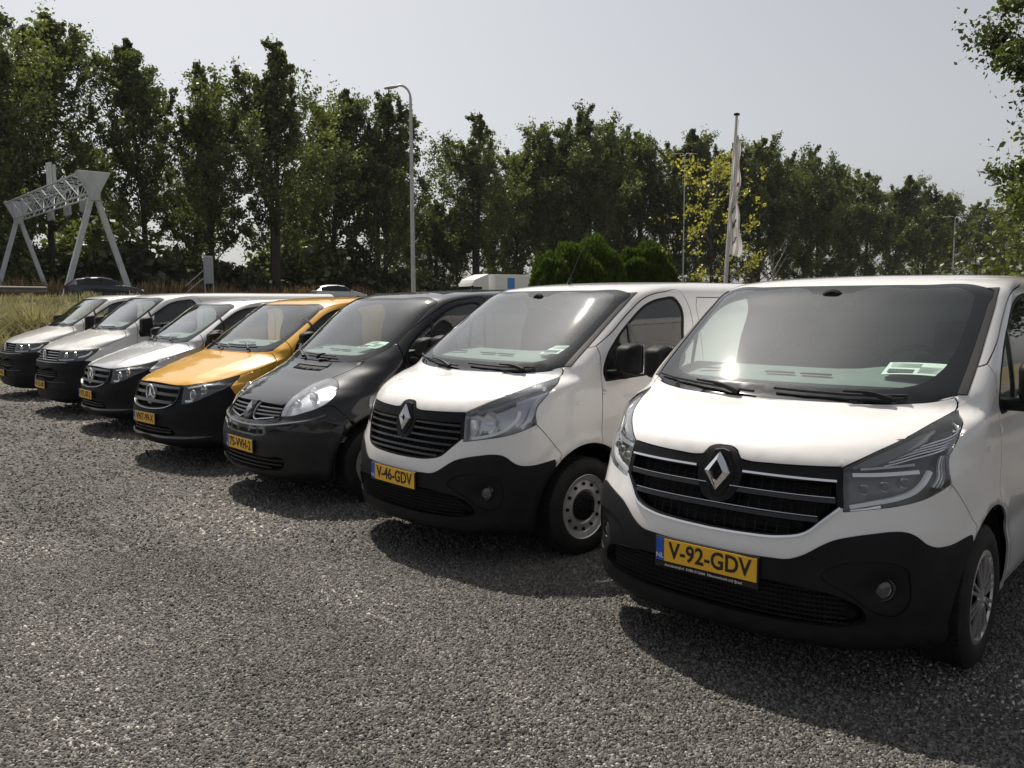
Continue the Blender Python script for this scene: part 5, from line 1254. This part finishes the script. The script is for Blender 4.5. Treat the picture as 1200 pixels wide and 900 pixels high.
for i in range(34):
    px = -40+i*39+r2.normal(0, 6); Y = np.interp(px, [0, 300, 480, 600, 900, 1200], [78, 90, 105, 118, 140, 188])+r2.normal(0, 2.5)
    put_tree('shrub', BP[i % 3], wx_(px, Y), Y, i*1.7, (.8+.7*r2.random())*(1.55 if px < 540 else 1.0), 'leafy shrub in the undergrowth at the foot of the tree belt', 'undergrowth shrubs', cat='shrub')
# ---------------------------------------------------------------- near tree at the right edge
d_ = tree_proto(dict(H=13, crown0=.04, rad=3.9, nl=300, leaf=.075, nlimb=96, seed=44, multi=1, sub=4, spread=.36, el0=-2), M_LEAFN)
put_tree('poplar_tree', d_, 13.8, 16.5, .6, 1.0, 'nearby leafy poplar reaching in from the right picture edge', None, zb=0)
d_ = bush(2.2, 4.2, 15000, .068, 33, M_OLIVE, 44)
put_tree('small_tree', d_, wx_(1262, 23), 23, 1.0, 1.45, 'small olive green tree above the roof of the nearest van at right', None, zb=0)
# ---------------------------------------------------------------- clipped conifers
def conifer(rad, h, n, seed):
    global rng
    keep = rng; rng = np.random.default_rng(seed)
    u = rng.normal(0, 1, (n, 3)); u[:, 2] = np.abs(u[:, 2])*.9; u /= np.linalg.norm(u, axis=1, keepdims=True)
    lump = 1+.06*np.sin(u[:, 0]*7+seed)*np.cos(u[:, 1]*6)+.05*np.sin(u[:, 2]*13+u[:, 0]*9)
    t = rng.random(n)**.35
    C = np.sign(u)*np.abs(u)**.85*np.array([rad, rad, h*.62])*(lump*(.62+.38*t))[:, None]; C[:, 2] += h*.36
    k = C[:, 2] < h*.36; C[k, 2] *= rng.random(k.sum())
    A = u*.8+np.array([0, 0, .7])+rng.normal(0, .5, (n, 3)); A /= np.linalg.norm(A, axis=1, keepdims=True)
    B = np.cross(A, rng.normal(0, 1, (n, 3))); B /= np.linalg.norm(B, axis=1, keepdims=True); L = (.10+.10*rng.random(n))[:, None]
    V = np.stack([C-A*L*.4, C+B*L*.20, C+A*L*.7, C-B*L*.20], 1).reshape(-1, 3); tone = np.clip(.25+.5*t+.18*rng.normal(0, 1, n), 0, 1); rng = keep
    cr = obj_np('crown', V, np.arange(n*4).reshape(n, 4), M_CONI, attr=np.repeat(tone, 4)); b = cr.data; bpy.data.objects.remove(cr)
    tr = MB().tube([(0, 0, 0), (0, 0, h*.8)], [.12, .03], 8).build('trunk', M_BARK); a = tr.data; bpy.data.objects.remove(tr); return a, b
for i, (px, top, Y, rad, lab) in enumerate([(684, 279, 30, 1.55, 'large rounded green conifer behind the white van, the tallest of three'), (757, 286, 31, 1.15, 'rounded green conifer left of the yellow-leaved sapling'), (645, 298, 29, .75, 'small green conifer at the left end of the conifer group')]):
    h = wz_(top, Y); put_tree('conifer', conifer(rad, h, 26000 if i < 2 else 12000, 50+i), wx_(px, Y), Y, i, 1, lab, 'clipped conifers behind the vans', zb=0, cat='conifer')
# ---------------------------------------------------------------- yellow-leaved sapling and bare bush
def sapling(H, seed, nl, lm, leaf, spread, nb=16, bare=False):
    global rng
    keep = rng; rng = np.random.default_rng(seed); w = Wood(); C = []
    st = w.limb((0, 0, 0), (.03, 0, 1), H*.95, H*.011, H*.002, .12, 10)
    for i in range(nb):
        t = .12+.85*(i+.5)/nb; k = t*10; p = st[int(k)].lerp(st[min(10, int(k)+1)], k-int(k)); az = i*2.4+rng.normal(0, .4); el = R(20+30*rng.random())
        L = spread*(1.15-.75*t)*(.6+.7*rng.random()); pts = w.limb(p, (math.cos(az)*math.cos(el), math.sin(az)*math.cos(el), math.sin(el)), L, .018, .005, .35, 5, .04)
        for j in range(2, 6):
            q = w.limb(pts[j], rng.normal(0, 1, 3)+np.array([0, 0, .5]), L*.22, .007, .003, .3, 3)
            for s_p in q[1:]:
                m_ = int(nl*(.3+1.4*rng.random()**2)); C.append(np.array(s_p)+rng.normal(0, .09, (m_, 3)))
    a = w.m.build('trunk', M_TWIG if bare else M_BARK); A = a.data; bpy.data.objects.remove(a); B = None
    if not bare:
        C = np.vstack(C); V, F = leaves(C, leaf, None, .4); tn = np.repeat(rng.random(len(C)), 4)
        b = obj_np('crown', V, F, lm, attr=tn); B = b.data; bpy.data.objects.remove(b)
    rng = keep; return A, B
put_tree('sapling', sapling(wz_(158, 30), 62, 10, M_YLEAF, .085, 3.3, 24), wx_(832, 30), 30, .5, 1, 'sparse sapling with yellow leaves beside the flagpole', None, zb=0, cat='tree')
A, _ = sapling(2.5, 64, 0, None, .1, 1.3, 11, True); e = empty('bare_bush', (wx_(905, 19), 19, .55), .3, 'leafless bush with pale twigs right of the flagpole', 'bush'); e.scale = (1, 1, 1); link(bpy.data.objects.new('branches', A), e)
# ---------------------------------------------------------------- lamp posts
M_POLE = mat('galvanised_pole', (.50, .51, .52), rough=.45, metal=.35, noise=.12, nscale=4)
M_POLED = mat('dull_grey_steel', (.36, .38, .38), rough=.6, noise=.12, nscale=3)
def lamp_post(x, y, H, arm, label, r=.095, zb=0, double=False, group=None):
    e = empty('street_lamp', (x, y, zb), 0, label, 'street lamp', group)
    hc = H-.55; m = MB().tube([(0, 0, 0), (0, 0, 1.1), (0, 0, 1.12), (0, 0, H*.5), (0, 0, hc)], [r*1.25, r*1.25, r, r*.85, r*.6], 14); m.build('pole', M_POLE, e, smooth=True, angle=40)
    for sd in ((-1, 1) if double else (-1,)):
        pts = [(0, 0, hc-.02)]+[(sd*.42*(1-math.cos(R(a))), 0, hc+.50*math.sin(R(a))) for a in range(15, 91, 15)]+[(sd*arm, 0, hc+.47)]
        MB().tube(pts, [r*.6]+[r*.48]*6+[r*.42], 10).build('arm', M_POLE, e, smooth=True, angle=40)
        q = MB(); q.lathe([(0, .03), (.06, .075), (.30, .115), (.52, .085), (.58, .02), (.58, 0)], axis='X', n=14)
        h = q.build('lamp_head', M_POLED, e, smooth=True, angle=50); h.scale = (sd, 1, .55); h.location = (sd*(arm-.04), 0, hc+.46); h.rotation_euler = (0, R(-sd*-8), 0)
    MB().box((.0, -r*1.24, .75), (.10, .02, .32)).build('service_hatch', M_POLED, e, bevel=.01)
    return e
lamp_post(wx_(485, 33), 33, wz_(98, 33), .50, 'tall grey street lamp with curved arm behind the black van', zb=0)
for px, top, Y, lab in ((800, 180, 118, 'thin distant lamp post against the trees left of the flagpole'), (1115, 255, 120, 'thin distant lamp post above the roof of the nearest van')):
    zb = float(ground_z(np.array([[wx_(px, Y), Y]]))[0]); lamp_post(wx_(px, Y), Y, wz_(top, Y)-zb, 1.3, lab, r=.11, zb=zb, double=True, group='distant lamp posts')
# ---------------------------------------------------------------- flagpole with limp banner
Y = 25; e = empty('flagpole', (wx_(846, Y), Y, 0), 0, 'pale flagpole with black cap behind the vans', 'flagpole'); H = wz_(136, Y); e.rotation_euler = (0, R(2.6), 0)
MB().tube([(0, 0, 0), (0, 0, H*.5), (0, 0, H)], [.065, .055, .038], 12).build('pole', mat('white_pole', (.62, .62, .60), rough=.4), e, smooth=True, angle=40)
MB().lathe([(0, .02), (.01, .085), (.05, .09), (.07, .06), (.08, 0)], axis='Z', n=16).build('cap', M_PLAST, e, smooth=True, angle=40).location = (0, 0, H)
MB().tube([(.05, -.03, .5), (.055, -.03, H-.1)], .006, 5).build('halyard', M_WTXT, e)
fz0, fz1 = wz_(298, Y), wz_(160, Y)
nz, nu = 46, 22; V = []
for i in range(nz+1):
    t = i/nz; z = fz0+(fz1-fz0)*t; wd = .36*(1-.72*t**1.3)+.05*math.sin(t*9+.6)+.03*math.sin(t*23)
    for j in range(nu+1):
        u = j/nu; fold = (math.sin(u*15+t*5)*.055+math.sin(u*27-t*11)*.025)*(1-.4*t); V.append((-.03+u*wd+.02*math.sin(t*14), -.10+fold+.03*math.sin(t*21+u*3), z-.10*u*(1-t)))
F = [(i*(nu+1)+j, i*(nu+1)+j+1, (i+1)*(nu+1)+j+1, (i+1)*(nu+1)+j) for i in range(nz) for j in range(nu)]
fm = bpy.data.materials.new('flag_cloth'); fm.use_nodes = True; n_, l_ = fm.node_tree.nodes, fm.node_tree.links; n_.remove(n_['Principled BSDF'])
dd = n_.new('ShaderNodeBsdfDiffuse'); tt = n_.new('ShaderNodeBsdfTranslucent'); ms = n_.new('ShaderNodeMixShader'); ms.inputs[0].default_value = .35
dd.inputs[0].default_value = tt.inputs[0].default_value = (.74, .72, .70, 1); l_.new(dd.outputs[0], ms.inputs[1]); l_.new(tt.outputs[0], ms.inputs[2]); l_.new(ms.outputs[0], n_['Material Output'].inputs[0])
fo = obj('flag', V, F, fm, None, smooth=True); fo.location = e.location; fo.rotation_euler = (0, R(2.6), 0); tag(fo, 'limp white banner flag hanging down the flagpole', 'flag')
mk_ = MB()
def flagpt(u, t):
    i = min(nz, int(t*nz)); j = min(nu, int(u*nu)); p = V[i*(nu+1)+j]; return Vector((p[0], p[1]-.012, p[2]))
for (t0, t1, u0, u1) in ((.36, .42, .3, .55), (.22, .30, .25, .4), (.26, .32, .5, .7), (.10, .17, .3, .6)):
    mk_.tube([flagpt(u0+(u1-u0)*k/5, t0+(t1-t0)*k/5) for k in range(6)], .020, 5)
mk_.build('print', M_INKG, fo)
MB().tube([flagpt(.6+.2*k/5, .60+.02*k/5) for k in range(6)], .035, 5).build('red_print', mat('red_print', (.5, .12, .05), rough=.8), fo)
# ---------------------------------------------------------------- sign gantry over the highway
M_GAN = mat('gantry_grey', (.52, .55, .56), rough=.55, noise=.10, nscale=2)
A_ = Vector((wx_(117, 52), 52, 0)); B_ = Vector((wx_(28, 67), 67, 0)); zr = float(ground_z(np.array([[A_.x, A_.y]]))[0])
top = wz_(200, 52); dirv = (B_-A_).normalized(); rgt = Vector((dirv.y, -dirv.x, 0)); span = (B_-A_).length
e = empty('sign_gantry', (A_.x, A_.y, zr-.2), math.atan2(dirv.y, dirv.x), 'grey lattice sign gantry on splayed legs spanning the highway', 'gantry'); tz = top-zr+.2
for xk in (0, span):
    hd = MB(); w0, w1 = .95, .30
    hd.prism([(-w0, tz), (w0, tz), (w1, tz-1.25), (w1*.9, tz-1.75), (-w1*.9, tz-1.75), (-w1, tz-1.25)], 'X', xk-.35, xk+.35); hd.build('truss_head', M_GAN, e, bevel=.02)
    for sd in (1, -1): MB().tube([(xk, sd*.18, tz-1.65), (xk, sd*2.1, 0)], [.21, .21], 4, sx=1.0).build('leg', M_GAN, e)
ch = [(-.80, tz-.12), (.80, tz-.12), (-.36, tz-1.35), (.36, tz-1.35)]
for y, z in ch: MB().tube([(.3, y, z), (span-.3, y, z)], .065, 6).build('chord', M_GAN, e)
nb = 13; st_ = (span-.6)/nb
for k in range(nb):
    x0 = .3+k*st_; x1 = x0+st_
    for a, b in ((0, 2), (1, 3), (0, 1)):
        p, q = ch[a], ch[b]
        MB().tube([(x0, *p), (x1, *q)] if k % 2 == 0 else [(x0, *q), (x1, *p)], .032, 4).build('brace', M_GAN, e)
        MB().tube([(x1, *p), (x1, *q)], .026, 4).build('strut', M_GAN, e)
for k, (dx, hh) in enumerate(((8.0, 1.5), (9.0, 1.8), (9.7, 1.85))):
    MB().box((dx, .2, tz+hh/2-.1), (.26, .16, hh)).build('mast_panel', M_GAN, e, bevel=.01)
for dx in (5.0, 9.0, 13.5):
    MB().box((dx, -.75, tz-1.5), (1.3, .2, .8)).build('sign_back', M_POLED, e, bevel=.02)
# ---------------------------------------------------------------- guard rail along the near edge of the highway
P = smooth_pts([(-52, 12.0), (-40, 26), (-30.5, 37.5), (-25.0, 44.5)], False, 1.0); zz = ground_z(P)
e = empty('guard_rail', (0, 0, 0), 0, 'grey steel guard rail along the embankment behind the dry grass', 'guard rail')
T = np.gradient(P, axis=0); T /= np.linalg.norm(T, axis=1, keepdims=True); Nn_ = np.stack([T[:, 1], -T[:, 0]], 1)
prof = [(.0, .45), (.07, .50), (.07, .56), (.0, .60), (.0, .63), (.07, .67), (.07, .73), (.0, .78)]
V = np.stack([np.column_stack([P+Nn_*d, zz+h]) for d, h in prof], 1).reshape(-1, 3); n = len(prof)
F = [(i*n+c, (i+1)*n+c, (i+1)*n+c+1, i*n+c+1) for i in range(len(P)-1) for c in range(n-1)]
obj('beam', V, F, mat('weathered_rail', (.16, .16, .15), rough=.7, noise=.2, nscale=3), e, angle=30)
for i in range(0, len(P), 4): MB().box((P[i][0], P[i][1], zz[i]+.3), (.10, .10, .9)).build('post', M_POLED, e)
# ---------------------------------------------------------------- roadside cabinet with braces
Y = 58; x = wx_(246, Y); zb = wz_(331, Y); gz = float(ground_z(np.array([[x, Y]]))[0])
e = empty('roadside_sign', (x, Y, gz-.1), R(10), 'grey upright panel with two diagonal braces in front of the trees', 'road sign')
hz = wz_(299, Y)-gz
MB().box((0, 0, hz-.85), (.62, .14, 1.9)).build('panel', mat('panel_grey', (.34, .36, .36), rough=.6), e, bevel=.02)
for sd in (-.28, .28): MB().tube([(sd, .1, 0), (sd, .1, hz)], .045, 6).build('post', M_POLED, e)
for q in (0, .55): MB().tube([(-.30, 0, hz-.85-q), (-1.55, .1, hz-1.95-q*.9)], .035, 6).build('brace', M_POLED, e)
# ---------------------------------------------------------------- traffic
def lathe_wheels(e, xs, y, r, w=.2, name='wheel'):
    for x in xs:
        for sd in (1, -1):
            o = MB().lathe([(-w/2, r*.6), (-w/2, r*.96), (-w*.35, r), (w*.35, r), (w/2, r*.96), (w/2, r*.62), (w*.42, r*.58), (w*.30, 0)] if sd > 0 else [(w/2, r*.6), (w/2, r*.96), (w*.35, r), (-w*.35, r), (-w/2, r*.96), (-w/2, r*.62), (-w*.42, r*.58), (-w*.30, 0)], n=24).build(name, M_RUB, e, smooth=True, angle=40); o.location = (x, sd*y, r)
            MB().lathe([(sd*w*.44, r*.60), (sd*w*.46, r*.5), (sd*w*.36, r*.4), (sd*w*.40, .0)], n=16).build('rim', M_STEEL, o, smooth=True, angle=40)
def hatchback(x, y, z, rz, paintm, label, sc=1.0):
    """X forward; body lofted from half sections"""
    e = empty('car', (x, y, z), rz, label, 'car', 'cars on the highway'); e.scale = (sc,)*3
    # stations: x, half width at belt, belt z, roof z, roof half width
    ST = [(2.12, .55, .50, .52, .4), (2.05, .78, .66, .68, .6), (1.6, .86, .82, .86, .70), (1.05, .88, .92, .97, .72), (.95, .88, .93, 1.0, .70), (.25, .89, .95, 1.40, .60), (-.3, .89, .96, 1.47, .60), (-1.1, .89, .98, 1.45, .60), (-1.65, .88, 1.0, 1.33, .58), (-2.0, .84, 1.0, 1.04, .60), (-2.08, .80, .92, .95, .60)]
    V = []; 
    for (sx, w, bz, tz_, tw) in ST:
        half = [(w*.80, .20), (w*.97, .30), (w, .55), (w*.985, bz*.9), (w*.96, bz), (tw+.03, tz_-.06 if tz_-bz > .1 else tz_-.01), (tw-.08, tz_), (0, tz_+.02)]
        V += [(sx, yy, zz_) for yy, zz_ in half]+[(sx, -yy, zz_) for yy, zz_ in half[:-1][::-1]]
    n = 15; FB = []; FG = []
    for i in range(len(ST)-1):
        for k in range(n-1):
            q = (i*n+k, (i+1)*n+k, (i+1)*n+k+1, i*n+k+1)
            glassy = (k in (4, 9) and 4 <= i <= 7) or (k in (5, 6, 7, 8) and i == 4) or (k in (5, 6, 7, 8) and i == 8)
            (FG if glassy else FB).append(q)
        FB.append((i*n+n-1, (i+1)*n+n-1, (i+1)*n, i*n))
    FB += [tuple(range(n)), tuple(range((len(ST)-1)*n, len(ST)*n))[::-1]]
    for nm, F, mm in (('body', FB, paintm), ('window', FG, M_FRIT)):
        if nm == 'body': o = obj(nm, V, F, mm, e, angle=35)
        else: o = obj('window_band', [(a, b*1.004, c) for a, b, c in V], F, mm, e)
    for sd in (1, -1):
        MB().box((-2.03, sd*.66, .88), (.10, .24, .22)).build('tail_light', M_RED, e, bevel=.02)
        MB().box((1.98, sd*.62, .66), (.16, .30, .12)).build('headlight', M_LAMPR, e, bevel=.02)
        MB().box((.72, sd*.98, 1.0), (.10, .18, .12)).build('wing_mirror', paintm, e, bevel=.02)
        MB().box((-.35, sd*.775, 1.2), (.07, .06, .46)).build('door_pillar', M_PLASTG, e)
    lathe_wheels(e, (1.28, -1.3), .80, .31)
    return e
RD = math.atan2(37, 30)
x, Y = wx_(124, 50.5), 50.5; hatchback(x, Y, wz_(323, Y)-1.49, R(38), paint('navy_paint', (.012, .014, .03), dust=.05), 'dark blue hatchback on the highway in front of the gantry leg')
x, Y = wx_(398, 66), 66; hatchback(x, Y, wz_(333, Y)-1.49, R(30), M_SILVER, 'pale hatchback on the highway just left of the lamp post')
def lorry(x, y, z, rz):
    e = empty('lorry', (x, y, z), rz, 'white articulated lorry with blue mark on its trailer behind the conifers', 'lorry')
    tw = mat('lorry_white', (.78, .78, .76), rough=.4, noise=.04, nscale=1)
    cab = MB(); prof = [(6.95, .55), (7.0, 1.1), (6.92, 1.75), (6.72, 2.9), (6.45, 3.35), (5.0, 3.85), (4.95, .9), (5.2, .55)]
    cab.prism(prof, 'Y', -1.22, 1.22); c = cab.build('cab', tw, e, bevel=.06)
    MB().prism([(6.96, 1.85), (6.76, 2.72), (6.80, 2.72), (7.0, 1.85)], 'Y', -1.12, 1.12).build('windscreen', M_FRIT, c)
    for sd in (1, -1):
        MB().box((6.15, sd*1.225, 2.3), (.85, .012, .75)).build('side_window', M_FRIT, c)
        MB().box((6.85, sd*1.45, 2.4), (.14, .22, .75)).build('wing_mirror', M_PLAST, c, bevel=.03)
        MB().box((6.98, sd*.85, .85), (.06, .5, .25)).build('headlight', M_LAMPR, c)
        MB().box((4.4, sd*1.15, .75), (1.6, .1, .6)).build('side_skirt', tw, e, bevel=.02)
    MB().box((6.98, 0, 1.25), (.06, 1.7, .55)).build('grille', M_PLAST, c)
    t = MB().box((-2.4, 0, 2.45), (13.4, 2.5, 2.7)).build('trailer', tw, e, bevel=.03)
    for sd in (1, -1): MB().box((2.6, sd*1.256, 3.0), (.8, .01, 1.0)).build('blue_mark', mat('blue_mark', (.05, .25, .65), rough=.5), t)
    MB().box((-2.4, 0, .95), (13.0, 1.1, .25)).build('chassis', M_DARK, e)
    lathe_wheels(e, (5.9, 2.6, -5.6, -6.9, -8.2), 1.08, .5, .32)
    return e
Y = 74; lorry(wx_(545, Y)+5.6, Y+4.6, wz_(319, Y)-3.95, R(180+34))
# ---------------------------------------------------------------- grasses
def blades(P, H, w, lean, plume=0.0, seg=2):
    n = len(P); az = rng.random(n)*6.283; h = H*(.6+.6*rng.random(n)); l = lean*h*rng.random(n); d = np.stack([np.cos(az), np.sin(az), np.zeros(n)], 1); s = np.stack([-np.sin(az), np.cos(az), np.zeros(n)], 1)
    r_ = rng.random(n)*6.283; s = np.stack([np.cos(r_), np.sin(r_), np.zeros(n)], 1); z = np.array([0, 0, 1.0])
    b0 = P; b1 = P+d*l[:, None]*.35+z*(h*.6)[:, None]; b2 = P+d*l[:, None]+z*h[:, None]
    V = np.stack([b0-s*w, b0+s*w, b1+s*w*(.8+plume), b1-s*w*(.8+plume), b2+s*w*.15, b2-s*w*.15], 1).reshape(-1, 3)
    F = (np.array([(0, 1, 2, 3), (3, 2, 4, 5)])[None]+np.arange(n)[:, None, None]*6).reshape(-1, 4)
    return V, F, np.repeat(rng.random(n), 6)
def scatter_poly(poly, n):
    poly = np.array(poly); lo, hi = poly.min(0), poly.max(0); out = np.zeros((0, 2))
    while len(out) < n:
        q = lo+(hi-lo)*rng.random((n*2, 2)); out = np.vstack([out, q[inpoly(poly, q)]])
    return out[:n]
def grass(name, polys, n, H, w, lean, m, label, plume=0.0, clump=0):
    Q = np.vstack([scatter_poly(p, n//len(polys)) for p in polys])
    if clump:
        cs = Q[rng.integers(0, len(Q), clump)]; Q = cs[rng.integers(0, clump, len(Q))]+rng.normal(0, .22, Q.shape)
    z = ground_z(Q)-.03; hv = H*(.75+.35*np.sin(Q[:, 0]*1.9+np.sin(Q[:, 1]*1.3))*np.cos(Q[:, 1]*1.7)); V, F, t = blades(np.column_stack([Q, z]), hv, w, lean, plume); tag(obj_np(name, V, F, m, attr=t), label, 'grass', kind='stuff')
grass('tall_dry_grass', [[(wx_(-130, 20), 20), (wx_(62, 21), 21), (wx_(92, 29), 29), (wx_(-100, 30), 30)]], 26000, 1.6, .010, .85, M_DRY, 'tall straw coloured grass growing beside the leftmost van', 1.6, 75)
grass('green_verge', [[(-13.2, 19.2), (-10.3, 17.6), (-8.5, 19.0), (-9, 24), (-36, 24), (-36, 12), (-26, 8.5), (-19, 14.6)]], 30000, .16, .006, .6, M_GRASS, 'short green grass at the edge of the gravel by the leftmost van')
grass('dry_weeds', [[(-50, 50), (-36, 66), (-20, 85), (-9, 98), (-14, 102), (-25, 88), (-41, 69), (-54, 54)]], 26000, 2.0, .04, .35, M_WEED, 'rusty brown dry weeds at the foot of the tree belt', .7, 520)
grass('embankment_grass', [[(-34, 34), (-26, 37), (-9, 58), (-2, 70), (3, 84), (-3, 86), (-11, 68), (-19, 54), (-32, 40)]], 14000, .55, .02, .5, M_DRY, 'pale dry grass on the near bank of the highway', .3, 500)

# ---------------------------------------------------------------- thin summer haze
if HAZE:
    hz_ = MB().box((0, 395, 21), (1010, 1120, 48)).build('haze', None); tag(hz_, 'thin summer haze over the yard and the highway', 'haze', kind='stuff')
    hm = bpy.data.materials.new('haze'); hm.use_nodes = True; hn = hm.node_tree.nodes; hn.remove(hn['Principled BSDF']); pv = hn.new('ShaderNodeVolumePrincipled')
    pv.inputs['Color'].default_value = (.92, .95, 1, 1); pv.inputs['Density'].default_value = HAZE; pv.inputs['Anisotropy'].default_value = 0.0
    hm.node_tree.links.new(pv.outputs[0], hn['Material Output'].inputs['Volume']); hz_.data.materials.append(hm)
